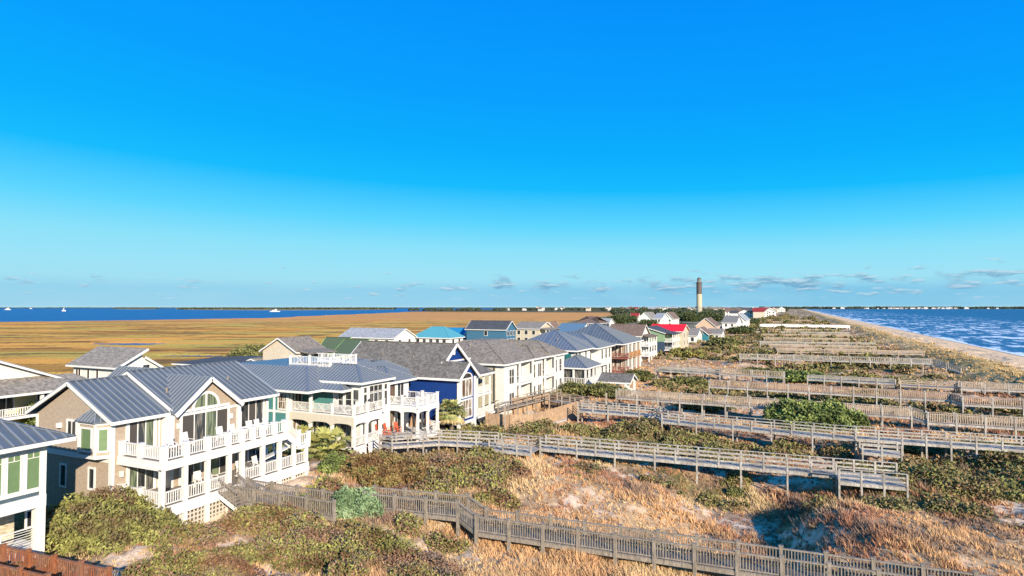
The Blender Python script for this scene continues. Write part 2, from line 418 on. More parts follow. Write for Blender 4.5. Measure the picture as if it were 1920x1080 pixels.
def gcol(x, y):
    grn, sand, red = zones(x, y)
    SAND = np.array((.74, .56, .40)); DRY = np.array((.47, .33, .20)); RED = np.array((.34, .21, .13)); GRN = np.array((.17, .145, .06))
    c = mixn(DRY*np.ones((*x.shape, 1)), RED, sm(.45, .7, red))
    c = mixn(c, GRN, sm(.5, .62, grn)*.8*sm(30, 60, y)+sm(.5, .62, grn)*.35)
    c = mixn(c, SAND, sm(.52, .68, sand)*(.15+.85*sm(.44, .58, fbm(x/1.1, y/.7, 67))))
    fg = sm(28, 40, x+6*(fbm(x/9, y/12, 81)-.5)); c = mixn(c, mixn(np.array((.58, .41, .19))*np.ones((*x.shape, 1)), np.array((.42, .30, .13)), sm(.4, .6, fbm(x/7, y/25, 83))), fg)
    # beach
    be = sm(46, 49.5, x+4*(fbm(x/6, y/30, 85)-.5)); c = mixn(c, np.array((.78, .56, .35)), be)
    c = mixn(c, np.array((.22, .20, .18)), sm(64, 67.5, x+2*(fbm(x/9, y/14, 87)-.5)))
    # lots behind the front row
    c = np.where(((x > -36) & (x < -27.5) & (y > 68.5) & (y < 83))[..., None], np.array((.60, .50, .40)), c)
    lot = 1-sm(-46, -40, x); c = mixn(c, mixn(np.array((.30, .26, .19))*np.ones((*x.shape, 1)), np.array((.14, .15, .06)), sm(.45, .6, fbm(x/8, y/8, 91))), lot)
    me = -112-25*fbm(y/60, y*0+3., 5)-np.where(y > 260, np.clip((y-260)*.25, 0, 160), 0)
    wm = 1-sm(me-6, me+6, x)
    d = -sa*x+ca*y; l = ca*x+sa*y
    st = fbm(l/80, d/20, 95); st2 = fbm(l/22, d/6.5, 97)
    mc = mixn(np.array((.90, .43, .085))*np.ones((*x.shape, 1)), np.array((.52, .26, .055)), sm(.40, .62, st))
    mc = mixn(mc, np.array((.62, .46, .10)), sm(.50, .66, fbm(l/60, d/16, 99))*.85)
    mc = mixn(mc, np.array((.17, .10, .04)), sm(.57, .68, st2)*.8)
    mc = mixn(mc, np.array((.78, .36, .13)), sm(450, 900, d)*.7)
    c = mixn(c, mc, wm)
    vill = sm(1500, 1900, y)*wm; c = mixn(c, np.array((.12, .11, .06)), vill)
    pxx = 960+F_*l/np.maximum(d, 1)
    c = np.where(((d > 5000))[..., None], np.array((.10, .10, .06)), c)
    c = np.where(((d > 3000) & (pxx < 760) & (d < 8000))[..., None], np.array((.42, .32, .20)), c)
    return c

# ---------------------------------------------------------------- ground, sea, river
def fast_mesh(name, verts, faces_idx, k, m, cols=None):
    me = bpy.data.meshes.new(name); nv = len(verts); nf = len(faces_idx)
    me.vertices.add(nv); me.vertices.foreach_set('co', np.asarray(verts, np.float32).ravel())
    me.loops.add(nf*k); me.loops.foreach_set('vertex_index', np.asarray(faces_idx, np.int32).ravel())
    me.polygons.add(nf); me.polygons.foreach_set('loop_start', np.arange(0, nf*k, k, dtype=np.int32))
    me.polygons.foreach_set('loop_total', np.full(nf, k, np.int32))
    if cols is not None:
        a = me.color_attributes.new('Col', 'FLOAT_COLOR', 'POINT')
        cc = np.ones((nv, 4), np.float32); cc[:, :3] = cols; a.data.foreach_set('color', cc.ravel())
    me.materials.append(m); me.update(calc_edges=True); me.validate(); return me
def add(name, me, parent=None, loc=(0, 0, 0)):
    o = bpy.data.objects.new(name, me); COL.objects.link(o); o.location = loc
    if parent is not None: o.parent = parent
    return o
def polar_grid(ths, rs):
    T, R = np.meshgrid(ths, rs); x = R*np.sin(T); y = R*np.cos(T); return x, y
th = np.concatenate([np.radians(np.linspace(-180, -85, 40, endpoint=False)), np.radians(np.linspace(-85, 40, 1250, endpoint=False)), np.radians(np.linspace(40, 180, 50))])
rs = np.concatenate([[0.5], np.geomspace(12, 1500, 560), np.geomspace(1520, 34000, 150)])
gx, gy = polar_grid(th, rs); gz = hgt(gx, gy); gc = gcol(gx, gy)
nr, nth = gx.shape
ii = (np.arange(nr-1)[:, None]*nth+np.arange(nth-1)[None, :]).ravel()
fi = np.stack([ii, ii+nth, ii+nth+1, ii+1], 1)
GROUND = mat('ground_cover', (.4, .3, .2), .95, 'vcol', spec=.1)
gm = fast_mesh('ground', np.stack([gx.ravel(), gy.ravel(), gz.ravel()], 1), fi, 4, GROUND, gc.reshape(-1, 3))
gm.polygons.foreach_set('use_smooth', [True]*len(gm.polygons))
tag(add('ground', gm), kind='structure')
def water(name, deep, shallow, foam):
    m = bpy.data.materials.new(name); m.use_nodes = True; t = m.node_tree; b = t.nodes['Principled BSDF']
    geo = N(t, 'ShaderNodeNewGeometry'); pos = geo.outputs['Position']; s = N(t, 'ShaderNodeSeparateXYZ'); t.links.new(pos, s.inputs[0])
    b.inputs['Roughness'].default_value = .35; b.inputs['Specular IOR Level'].default_value = .22
    n = noise(t, mapping(t, pos, (.02, .008, 1)), 1., 4, .6)
    dist = math_node(t, 'DIVIDE', math_node(t, 'SUBTRACT', s.outputs[0], 66), 420, clamp=True) if foam else math_node(t, 'MULTIPLY', n, 1.)
    c = ramp(t, dist, [(0, shallow), (.25, tuple((a+b_)/2 for a, b_ in zip(deep, shallow))), (.8, deep)]) if foam else mixc(t, math_node(t, 'MULTIPLY_ADD', n, 2, -.5, clamp=True), deep, shallow)
    nb = noise(t, mapping(t, pos, (.35, .18, 1)), 1., 5, .65)
    c = mixc(t, math_node(t, 'MULTIPLY_ADD', nb, 4, -1.7, clamp=True), tuple(q*.7 for q in deep), c)
    if foam:
        f1 = noise(t, mapping(t, pos, (.13, .035, 1), rot=(0, 0, .45)), 1., 9, .70)
        f2 = noise(t, mapping(t, pos, (.011, .006, 1)), 1., 3, .5)
        env = ramp(t, dist, [(0, (1.1,)), (.012, (.75,)), (.03, (.58,)), (.10, (.58,)), (.35, (.50,)), (.6, (.28,)), (1, (.16,))])
        f = math_node(t, 'SUBTRACT', math_node(t, 'ADD', f1, math_node(t, 'MULTIPLY', env, math_node(t, 'MULTIPLY_ADD', f2, .6, .12))), .78)
        f = math_node(t, 'MULTIPLY', f, 26, clamp=True)
        c = mixc(t, math_node(t, 'MULTIPLY', f, .85), c, (.85, .87, .88))
    bn = N(t, 'ShaderNodeBump'); bn.inputs['Strength'].default_value = 1.; bn.inputs['Distance'].default_value = .5
    t.links.new(nb, bn.inputs['Height']); t.links.new(bn.outputs[0], b.inputs['Normal']); t.links.new(c, b.inputs['Base Color'])
    return m
mb = MB(); mb.box(45, 34000, -4000, 34000, -2.6, 0.0)
tag(mb.build('sea', water('sea_water', (.014, .060, .165), (.045, .15, .32), True)), kind='structure')
mb = MB(); mb.box(-34000, -110, -4000, 34000, -1.6, .02)
tag(mb.build('river', water('river_water', (.004, .060, .25), (.010, .085, .30), False)), kind='structure')

# ---------------------------------------------------------------- vegetation
rng = np.random.default_rng(7)
def rnd_unit(n):
    v = rng.normal(size=(n, 3)); return v/np.linalg.norm(v, axis=1, keepdims=True)
def leaves(cent, size, cols, flat=0., ar=.5):
    n = len(cent); a = rnd_unit(n); b = np.cross(a, rnd_unit(n)); b /= np.linalg.norm(b, axis=1, keepdims=True)+1e-9
    s = np.asarray(size).reshape(-1, 1)
    a = a*s; b = b*s*ar
    v = np.stack([cent-a, cent-b, cent+a, cent+b], 1).reshape(-1, 3)
    f = np.arange(4*n).reshape(-1, 4); return v, f, np.repeat(cols, 4, 0)
def blob_leaves(blobs, per, size, pal, sun_tip=0., low=-.25):
    """leaf cards over a union of ellipsoids; blobs rows: cx,cy,cz,rx,ry,rz"""
    B = np.asarray(blobs, float); ar = (B[:, 3]*B[:, 4]+B[:, 3]*B[:, 5]+B[:, 4]*B[:, 5]); cnt = np.maximum(12, (ar*per).astype(int))
    idx = np.repeat(np.arange(len(B)), cnt); n = len(idx); d = rnd_unit(n); d[:, 2] = np.where(d[:, 2] < low, -d[:, 2]*.8, d[:, 2])
    r = .74+.34*rng.random(n)**.8
    c = B[idx, :3]+d*B[idx, 3:6]*r[:, None]
    bump = fbm(c[:, 0]*1.7+c[:, 2]*.9, c[:, 1]*1.7, 5, 3)
    c += d*B[idx, 3:6]*((bump-.5)*.55)[:, None]
    P = np.asarray(pal, float); t = fbm(c[:, 0]*.9, c[:, 1]*.9+c[:, 2], 33, 3)+.28*(rng.random(n)-.5)
    t = np.clip((t-.25)/.5, 0, .999)*(len(P)-1); k = t.astype(int); fr = (t-k)[:, None]
    col = P[k]*(1-fr)+P[np.minimum(k+1, len(P)-1)]*fr
    col *= (.75+.5*rng.random((n, 1)))
    sz = (size[idx] if isinstance(size, np.ndarray) else size)*(.6+.8*rng.random(n))
    return leaves(c, sz, col)
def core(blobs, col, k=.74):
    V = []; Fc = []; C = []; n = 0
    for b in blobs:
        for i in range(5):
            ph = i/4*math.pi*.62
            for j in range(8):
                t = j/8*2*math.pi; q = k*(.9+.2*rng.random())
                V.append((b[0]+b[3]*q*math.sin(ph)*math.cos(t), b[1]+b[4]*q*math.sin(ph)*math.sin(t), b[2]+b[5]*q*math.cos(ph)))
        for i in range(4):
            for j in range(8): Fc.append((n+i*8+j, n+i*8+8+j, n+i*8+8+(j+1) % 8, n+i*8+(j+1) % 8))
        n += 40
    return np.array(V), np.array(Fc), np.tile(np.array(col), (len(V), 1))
def merge(parts):
    v = []; f = []; c = []; n = 0
    for a, b, d in parts: v.append(a); f.append(b+n); c.append(d); n += len(a)
    return np.concatenate(v), np.concatenate(f), np.concatenate(c)
G_OLIVE = [(.15, .11, .05), (.19, .19, .06), (.29, .29, .08)]
G_DUNE = [(.075, .08, .03), (.15, .155, .05), (.26, .25, .085)]
G_BRIGHT = [(.09, .115, .035), (.17, .22, .06), (.29, .34, .10)]
G_BROWN = [(.14, .075, .035), (.22, .15, .06), (.27, .20, .075), (.17, .17, .05)]
G_RED = [(.22, .08, .045), (.30, .13, .06), (.25, .19, .08)]
G_TREE = [(.035, .05, .02), (.07, .09, .03), (.12, .14, .045)]
G_JUN = [(.12, .19, .09), (.22, .32, .16), (.34, .44, .24)]

def shrub(name, x, y, blobs, per, size, pal, label, cat='shrub', group=None, z=None, stem=True):
    z = h1(x, y) if z is None else z
    r = empty(name, (x, y, z), label, cat, group)
    v, f, c = merge([core(blobs, np.array(pal[0])*.8), blob_leaves(blobs, per, size, pal)])  # core darker than the leaves: shade in the gaps put into its colour
    add('foliage', fast_mesh('foliage', v, f, 4, LEAF, c), r)
    if stem:
        m = MB(); top = max(b[2] for b in blobs)
        m.tube([(x, y, z-.25), (x, y, z+top*.8)], [.10, .05], 6)
        for b in blobs[:4]: m.bar((x, y, z+.1), (x+b[0]*.7, y+b[1]*.7, z+max(.15, b[2]*.7)), .06, .06)
        m.build('stem', BARK, r)
    return r
def mound(w_, d_, h_, n, seed):
    R = random.Random(seed); out = [(0, 0, h_*.35, w_*.5, d_*.5, h_*.6)]
    for i in range(n):
        a = R.random()*6.28; q = .35+.35*R.random()
        out.append((w_*.5*q*math.cos(a), d_*.5*q*math.sin(a), h_*(.25+.2*R.random()), w_*(.2+.15*R.random()), d_*(.2+.15*R.random()), h_*(.4+.25*R.random())))
    return out
# the big round olive bush beside the beige house
shrub('rounded_bush', -40.6, 26.0, mound(7.6, 6.4, 3.0, 12, 3), 330, .12, G_OLIVE,
      'wide rounded olive-green bush growing against the end of the taupe house', z=.4)
shrub('twiggy_bush', -42.2, 26.9, mound(5.4, 2.2, 3.1, 7, 4), 210, .10, [(.12, .07, .04), (.2, .13, .08), (.2, .16, .09)],
      'bare purplish-brown twiggy bush between the taupe wall and the round olive bush', z=.7)
# juniper-like bush by the brown walkway
shrub('juniper_bush', -27.9, 35.0, mound(3.1, 2.8, 2.7, 9, 5), 620, .11, G_JUN,
      'pale blue-green feathery juniper bush touching the brown walkway rail', z=.5)
shrub('tall_hedge_shrub', -31.5, 43.0, mound(8.0, 5.0, 2.5, 14, 6), 260, .12, G_BROWN,
      'large dense olive-brown shrub in front of the teal house deck', z=.9)
shrub('tall_hedge_shrub', -24.5, 46.8, mound(7.0, 5.0, 2.0, 12, 7), 260, .12, G_RED+[(.2, .15, .06)],
      'reddish-brown shrub below the silver walkway of the teal house', z=1.0)
shrub('tall_hedge_shrub', -37.3, 43.5, mound(3.0, 3.0, 2.3, 7, 8), 300, .11, G_BRIGHT,
      'small green shrub in the shade behind the lattice of the taupe house', z=.6)
shrub('dune_shrub', 1.6, 84.0, mound(9.5, 5.5, 4.0, 12, 11), 150, .20, G_BRIGHT, 'largest bright green shrub between the two long middle walkways', z=.5)
BUSH = [  # px, row, width, depth, height, palette, label
 (1500, 715, 11, 6, 2.2, G_BRIGHT, 'green shrub in front of the slatted walkway with a small side stair'),
 (1290, 722, 7, 4, 1.8, G_DUNE, 'green shrub to the right of the small white gazebo'),
 (1195, 712, 7, 5, 2.4, G_DUNE, 'dark green shrub just behind the gazebo roof'),
 (1290, 670, 11, 7, 3.0, G_OLIVE+[(.3, .2, .04)], 'wide mixed green and rust shrub beyond the tan house'),
 (1235, 655, 9, 6, 3.0, G_DUNE, 'dark shrub at the foot of the green house'),
 (1360, 650, 12, 8, 3.4, G_DUNE, 'dark green thicket below the grey roof with teal gable'),
 (1390, 628, 14, 12, 4.0, G_TREE, 'tall dark thicket right of the beige gabled house'),
 (1320, 640, 10, 8, 3.0, G_DUNE, 'green thicket in front of the red-roofed house'),
 (1135, 750, 8, 3.6, 2.2, G_DUNE, 'long low green hedge between the gazebo and the pool fence'),
 (1085, 744, 7, 4, 2.3, G_DUNE, 'green hedge below the white house with screened porch'),
 (1015, 752, 6, 3, 1.5, G_OLIVE, 'low hedge at the foot of the white balconied house'),
 (905, 812, 4, 2, .7, G_DUNE, 'dark low shrub at the near corner of the pool fence'),
 (960, 824, 4, 1.6, .5, G_OLIVE, 'low olive shrub below the near corner of the pool fence'),
 (1890, 770, 8, 4, 1.2, G_DUNE, 'low scrub clump right of the third walkway'),
 (1860, 848, 6, 3, 1.3, G_DUNE, 'dark green clump beyond the end platform at far right'),
 (1720, 850, 7, 3, 1.2, G_DUNE, 'dark clump behind the silver end platform'),
 (1378, 905, 1.3, 1.2, .9, G_DUNE, 'small dark bush beneath the silver walkway posts'),
 (1230, 845, 5, 2.4, 1.1, G_DUNE, 'green mound of shrub in the hollow above the silver walkway'),
 (1300, 838, 6, 2.4, 1.1, G_OLIVE, 'green mound beside the tall posts of the second walkway'),
 (1320, 770, 8, 3, 1.2, G_OLIVE, 'olive mound below the long slatted walkway'),
 (1650, 745, 10, 3.2, 1.3, G_OLIVE, 'scrub mound between two slatted walkways at right'),
 (1480, 752, 6, 3, 1.2, G_DUNE, 'small scrub mound left of the largest green shrub'),
 (1560, 690, 9, 4, 1.3, G_OLIVE, 'scrub mound in front of the walkway ending in a ramp'),
 (1420, 700, 8, 4, 1.4, G_DUNE, 'green mound between the fourth and fifth walkways'),
 (1270, 700, 7, 4, 1.3, G_DUNE, 'green mound beside the white rail near the tan house'),
 (430, 1068, 3.4, 2, .7, G_OLIVE, 'bright green low bush at the bottom edge of the dune'),
]
for i, (px, row, w_, d_, h_, pal, lab) in enumerate(BUSH):
    z0 = 1.0; x, y, _ = onZ(px, row, z0); dist = math.hypot(x, y)
    s_ = min(.45, max(.11, dist*.0021))
    shrub('dune_shrub', x, y, mound(w_, d_, h_, 9, 40+i), .62/s_**2*4.2, s_, pal, lab, group='shrubs scattered over the dunes', stem=dist < 120)

def in_view(n, rmin, rmax, powr=1.0, tl=-66, tr=20):
    t = np.radians(rng.uniform(tl, tr, n)); r = np.exp(rng.uniform(math.log(rmin), math.log(rmax), n)); return r*np.sin(t), r*np.cos(t), r
WALKS = []   # filled below: x0,x1,y0,y1 plan rectangles kept free of scrub
def grass():
    """tufts of dry dune grass, each a spray of leaning blades"""
    nt_ = 140000; x, y, r = in_view(nt_, 24, 640); keep = (x > -39) & (x < 49.5+2.5*(rng.random(nt_)-.5))
    g, s, rd = zones(x, y)
    keep &= rng.random(nt_) > .62*sm(.56, .70, s)
    keep &= ~((x < -35.8) & (y > 27) & (y < 41)) & ~((x > -36) & (x < -27.5) & (y > 69) & (y < 83))
    x, y, r, g, s, rd = (q[keep] for q in (x, y, r, g, s, rd)); n = len(x)
    fg = sm(28, 40, x); patch = fbm(x/3.0, y/3.0, 123)
    size = (.16+.26*rng.random(n)**1.5)*(.55+.9*sm(.3, .7, patch))*(1+.0030*np.minimum(r, 260))*(1-.35*sm(80, 160, r))
    A = np.array((.66, .40, .20)); B = np.array((.40, .19, .11)); C = np.array((.72, .54, .29)); D = np.array((.20, .19, .07)); E_ = np.array((.25, .17, .13))
    c = mixn(np.tile(A, (n, 1)), B, sm(.42, .64, rd+.22*(rng.random(n)-.5))); c = mixn(c, C, sm(.5, .7, fbm(x/4, y/4, 131)+.2*(rng.random(n)-.5))*.8)
    c = mixn(c, D, sm(.49, .60, g)*(.35+.4*sm(35, 70, y))*(rng.random(n) < .65)); c = mixn(c, E_, (fbm(x/2.5, y/2.5, 137)+.1*(rng.random(n)-.5) > .60)*.75)
    c = mixn(c, np.array((.60, .43, .20)), fg*.75)*(.72+.5*rng.random((n, 1)))
    K = 13; N_ = n*K
    X = np.repeat(x, K); Y = np.repeat(y, K); S = np.repeat(size, K); R_ = np.repeat(r, K)
    an = rng.uniform(0, 6.28, N_); out_ = rng.random(N_)**.6
    bx_ = X+np.cos(an)*out_*S*.35; by_ = Y+np.sin(an)*out_*S*.35; bz_ = hgt(X[::K], Y[::K]).repeat(K)-.04
    ht = S*rng.uniform(.6, 1.15, N_); wd = np.maximum(.012, R_*.00075)*rng.uniform(.7, 1.3, N_)
    lx = np.cos(an)*out_*ht*rng.uniform(.3, 1.1, N_)-.22*ht; ly = np.sin(an)*out_*ht*rng.uniform(.3, 1.1, N_)+.12*ht
    pa = rng.uniform(0, 6.28, N_); p = np.stack([bx_, by_, bz_], 1); dx = np.stack([np.cos(pa)*wd, np.sin(pa)*wd, 0*wd], 1)
    tip = p+np.stack([lx, ly, ht], 1)
    v = np.stack([p-dx, p+dx, tip], 1).reshape(-1, 3); cc = np.repeat(c, K, 0)*rng.uniform(.8, 1.2, (N_, 1))
    me = fast_mesh('dune_grass', v, np.arange(3*N_).reshape(-1, 3), 3, LEAF, np.repeat(cc, 3, 0))
    tag(add('dune_grass', me), kind='stuff')
grass()
def scrub():
    """low tangled ground cover of the dunes: many small mounds, one mass"""
    n = 46000; x, y, r = in_view(n, 26, 900); g, s, rd = zones(x, y)
    p = sm(.48, .60, g)*(.24+.38*sm(45, 75, y))*(1-sm(20, 30, x))*.9
    brown = (x < -20) & (y < 47) | (x < -13) & (y < 32)
    p = np.where(y > 250, np.maximum(p, .5*(x < 22)), p)
    p = np.where(brown, .92*sm(.30, .44, fbm(x/2.6, y/2.6, 171)), p)
    keep = (rng.random(n) < p) & (x > -38.0) & (x < 40)
    keep &= ~((x < -35.8) & (y > 27) & (y < 41.5))
    keep &= ~((x > -27) & (x < 12) & (y > 34.8) & (y < 38.6)) & ~((x > -22) & (y > 54) & (y < 57.5) & (x < 9))
    keep &= ~((x+27.9)**2+(y-34)**2 < 6.5)
    keep &= (s < .62) & ~((x > -36) & (x < -27.5) & (y > 69) & (y < 83))
    x, y, r, g, brown = x[keep], y[keep], r[keep], g[keep], brown[keep]
    z = hgt(x, y); n = len(x); R = (.30+.85*rng.random(n)**2)*(1+.005*r); hh = R*(.5+.55*rng.random(n))
    B = np.stack([x, y, z+.0*hh, R*1.15, R*.9, hh], 1)
    sz = np.clip(r*.0023, .075, .8)
    parts = []
    br = brown & (rng.random(n) < .96)
    for sel, pal in ((br & (fbm(x/3.5, y/3.5, 75) > .56), G_BROWN), (br & (fbm(x/4, y/4, 77) > .47), [(.13, .12, .04), (.22, .22, .06), (.34, .33, .10)]), (br, [(.20, .10, .06), (.28, .17, .11), (.16, .13, .09)]), (~br & (fbm(x/6, y/5, 88) > .47), G_DUNE), (~br & (fbm(x/5, y/5, 89) > .47), G_OLIVE), (~br, [(.20, .12, .06), (.28, .20, .10), (.2, .17, .08)])):
        idx = np.where(sel)[0]
        if len(idx) == 0: continue
        s_ = sz[idx]; Bs = B[idx].copy(); rest = rng.random(len(idx)) < (.6 if sel is br else 1)
        idx = idx[rest]; Bs = Bs[rest]; s_ = s_[rest]
        for q in range(3):
            lo, hi = np.quantile(s_, [q/3, (q+1)/3]); m = (s_ >= lo) & (s_ <= hi)
            if m.sum() == 0: continue
            sm_ = float(s_[m].mean()); parts.append(blob_leaves(Bs[m], min(160, 1.15/sm_**2), s_[m], pal))
    v, f, c = merge(parts)
    print('scrub leaves', len(f))
    tag(add('dune_scrub', fast_mesh('dune_scrub', v, f, 4, LEAF, c)), kind='stuff')
scrub()

# ---------------------------------------------------------------- boardwalks
def walkway(name, pts, wid, style, m, label, sp=2.4, post=.13, bal=.16, hr=1.0, group='wooden beach walkways across the dunes', ends=True, sides=(0, 1), cat='walkway', postm=None, alt=False):
    """pts: near-edge deck points (x,y,z); the walk's far edge lies wid further along +y (or as the normal turns)"""
    r = empty(name, (pts[0][0], pts[0][1], 0), label, cat, group); P = [Vector(p) for p in pts]
    nrm = []
    for i in range(len(P)):
        d = (P[min(i+1, len(P)-1)]-P[max(i-1, 0)]); d.z = 0; d.normalize(); nrm.append(Vector((-d.y, d.x, 0)))
    Q = [p+n*wid for p, n in zip(P, nrm)]
    dk = MB(); L0 = 0
    for i in range(len(P)-1):
        a, b, c, d = P[i], P[i+1], Q[i+1], Q[i]
        near_ = math.hypot(a.x, a.y) < 62
        if near_:     # real planks with thin gaps
            k = max(1, int((b-a).length/.15))
            for j in range(k):
                t0 = j/k; t1 = (j+.88)/k
                dk.slab([a.lerp(b, t0), a.lerp(b, t1), d.lerp(c, t1), d.lerp(c, t0)], .05)
        else: dk.slab([a, b, c, d], .08)
        for u, v in ((a, b), (d, c)): dk.bar(u-Vector((0, 0, .15)), v-Vector((0, 0, .15)), .07, .22 if near_ else .18)
    dk.build('deck', postm or m, r)
    rl = [MB(), MB()]
    for si in sides:
        E = (P, Q)[si]
        for i in range(len(E)-1):
            a, b = E[i], E[i+1]
            if style == 'bal': rail(rl[si], a, b, hr, bal, .05 if bal < .2 else .10, .14)
            elif style == 'solid': rl[si].bar(a+Vector((0, 0, hr*.5)), b+Vector((0, 0, hr*.5)), .1, hr)
            else:
                up = Vector((0, 0, 1))
                kf = max(1, math.hypot(a.x, a.y)/150); rl[si].bar(a+up*hr, b+up*hr, .15*kf, .05*kf)
                for hh in (.35, .68): rl[si].bar(a+up*hh, b+up*hh, .05, .13 if kf < 1.3 else .09*kf)
        rl[si].build('railing', m, r)
        for i in range(len(E)-1):
            a, b = E[i], E[i+1]; k = max(1, round((b-a).length/sp))
            for j in range(k+(1 if i == len(E)-2 else 0)):
                c = a.lerp(b, j/k); zg = min(h1(c.x, c.y)-.3, c.z-.4)
                if alt and (j+i) % 2: zg = c.z-.25
                pm = MB(); pm.box(c.x-post/2-.01, c.x+post/2+.01, c.y-post/2-.01, c.y+post/2+.01, zg, c.z+hr+(.12 if style == 'bal' else .0))
                if style == 'bal' and hr > .95: pm.box(c.x-post*.75, c.x+post*.75, c.y-post*.75, c.y+post*.75, c.z+hr+.12, c.z+hr+.17)
                pm.build('post', postm or m, r)
    if ends and 0:
        pass
    return r
PALEW = mat('pale_new_wood', (.66, .52, .38), .85, 'wood')
REDT = mat('reddish_weathered_wood', (.54, .38, .28), .85, 'wood')
# 1: grey-brown balustered walk from the taupe house
walkway('walkway', [(-38.3, 33.0, 1.75), (-28.6, 33.2, 1.75)], 1.7, 'bal', GREYW, 'short brown slatted walkway section joined to the taupe house steps', sp=2.4)
walkway('walkway', [(-27.6, 35.1, 1.95), (-20.6, 36.1, 1.95), (-18.9, 35.5, 1.45), (10.5, 37.15, 1.45)], 1.5, 'bal', GREYW,
        'long grey-brown slatted walkway stepping down in the foreground', sp=2.35, post=.17)
m_ = empty('wooden_steps', (-38.4, 32.9, 0), 'small brown wooden steps from the taupe house deck down to the walkway', 'steps')
s_ = MB()
for i in range(6): s_.box(-38.3+.32*i, -37.98+.32*i, 32.0, 33.6, 2.38-.14*i, 2.44-.14*i)
s_.build('tread', GREYW, m_)
s_ = MB(); rail(s_, (-38.3, 32.0, 2.5), (-36.4, 32.0, 1.7), 1., .16, .045); rail(s_, (-38.3, 33.6, 2.5), (-36.4, 33.6, 1.7), 1., .16, .045); s_.build('railing', GREYW, m_)
s_ = MB(); s_.bar((-38.3, 31.98, 2.3), (-36.4, 31.98, 1.5), .06, .28); s_.bar((-38.3, 33.62, 2.3), (-36.4, 33.62, 1.5), .06, .28); s_.build('stringer', WHITE, m_)
# 0: red-stained walk at the lower left corner
walkway('walkway', [(-41.2, 17.4, 1.95), (-31.0, 18.1, 1.95)], 1.6, 'bal', REDW, 'red-stained wooden walkway at the lower left corner', sp=1.9, post=.15)
# 2: silver two-rail walkway
w2 = walkway('walkway', [(-38.2, 51.0, 2.15), (-36.4, 50.6, 2.2), (-32.6, 53.2, 2.35), (-27.0, 54.6, 2.3)], 1.7, 'rails', SILVER, 'silvery two-rail ramp leading off the teal house porch', sp=1.8, post=.10)
walkway('walkway', [(-27.0, 53.3, 2.3), (-22.6, 53.3, 2.3)], 2.8, 'rails', SILVER, 'small silvery landing platform on the nearest two-rail walkway', sp=1.5, post=.10, sides=(0, 1))
walkway('walkway', [(-22.6, 55.6, 2.3), (2.9, 56.9, 2.3)], 1.7, 'rails', SILVER, 'nearest silvery two-rail walkway on tall posts across the brown dune', sp=1.8, post=.11, alt=True)
walkway('viewing_platform', [(3.0, 55.0, 2.3), (7.6, 55.3, 2.3)], 3.6, 'rails', SILVER, 'silvery square viewing platform ending the nearest two-rail walkway', sp=1.55, post=.12, cat='platform')
# 3
walkway('walkway', [(-25.5, 75.6, 2.7), (-15.6, 75.6, 2.7), (-14.2, 72.5, 2.7), (5.4, 70.6, 2.75)], 1.7, 'rails', SILVER, 'long grey two-rail walkway leaving the corner of the pool fence', sp=1.9, post=.12, alt=True)
walkway('viewing_platform', [(5.7, 67.6, 2.15), (8.9, 67.7, 2.15)], 2.2, 'rails', SILVER, 'small boxed landing jutting out beside the long grey two-rail walkway', sp=1.7, post=.12, cat='platform', hr=.85)
walkway('walkway', [(5.4, 70.9, 2.75), (21.5, 72.0, 2.75)], 1.7, 'rails', SILVER, 'grey two-rail walkway section running off the right edge beside the landing', sp=2.1, post=.13)
# 4
walkway('walkway', [(-23.6, 87.2, 2.95), (12.4, 86.2, 2.95), (13.9, 85.4, 2.6), (27.5, 85.6, 2.6)], 1.5, 'bal', TANW, 'long tan slatted walkway starting at the small gazebo', sp=3.0, post=.15, bal=.22, hr=1.0, postm=SILVER)
# 5
walkway('walkway', [(-13.0, 105.8, 2.95), (19.6, 103.8, 2.95), (20.7, 102.4, 2.7), (34, 102.8, 2.7)], 1.5, 'bal', REDT, 'brown slatted walkway on many posts behind the tan one', sp=3.1, post=.15, bal=.24, hr=.95, postm=SILVER)
# 6
walkway('walkway', [(-27.5, 133.5, 2.4), (-14, 131.5, 2.4)], 1.5, 'rails', SILVER, 'pale low handrailed walkway beside the tan house scrub', sp=3.2, post=.16, hr=.6)
walkway('walkway', [(-14, 131.0, 2.5), (-2.2, 129.5, 2.5)], 1.7, 'bal', TANW, 'short slatted walkway length with a small side stair', sp=3., post=.16, bal=.3, hr=.95, postm=SILVER)
walkway('walkway', [(2, 129.0, 2.4), (16.0, 127.5, 2.4)], 1.7, 'rails', SILVER, 'low walkway length passing behind the dune shrubs', sp=3., post=.16, hr=.7)
walkway('walkway', [(16.5, 125.5, 2.4), (24.5, 125.0, 2.4)], 2.6, 'rails', TANW, 'two-rail walkway length beside the wooden bench deck', sp=2.4, post=.15)
walkway('walkway', [(25, 124.4, 2.5), (44, 124.6, 2.5)], 1.8, 'bal', TANW, 'slatted walkway running to the right edge above the brown one', sp=3., post=.16, bal=.3, hr=.95, postm=SILVER)
# 7
walkway('walkway', [(-13, 168.5, 2.9), (28.8, 170.5, 2.9), (33.5, 166.5, 1.3)], 2.0, 'bal', SILVER, 'grey slatted walkway ending in a ramp to the beach grass', sp=4.2, post=.2, bal=.4, hr=1.0)
FARW = [(-5, 34, 207, 213, 'far walkway just beyond the one ending in a ramp'), (-8, 24, 228, 233, 'far walkway with thin rails behind the second far one'),
        (-12, 26, 250, 255, 'low pale walkway among the far dunes'), (-12, 20, 282, 286, 'far walkway beyond the low pale one'),
        (-18, 24, 318, 324, 'distant walkway half lost in scrub'), (-19, 25, 352, 357, 'distant walkway before the wide white one'),
        (-20, 22, 392, 398, 'faint walkway just in front of the wide white one'), (-24, 20, 520, 526, 'faint far walkway beyond the wide white one'),
        (-30, 16, 600, 606, 'faintest walkway near the far white houses'), (-26, 14, 680, 684, 'very distant walkway by the far end of the dunes')]
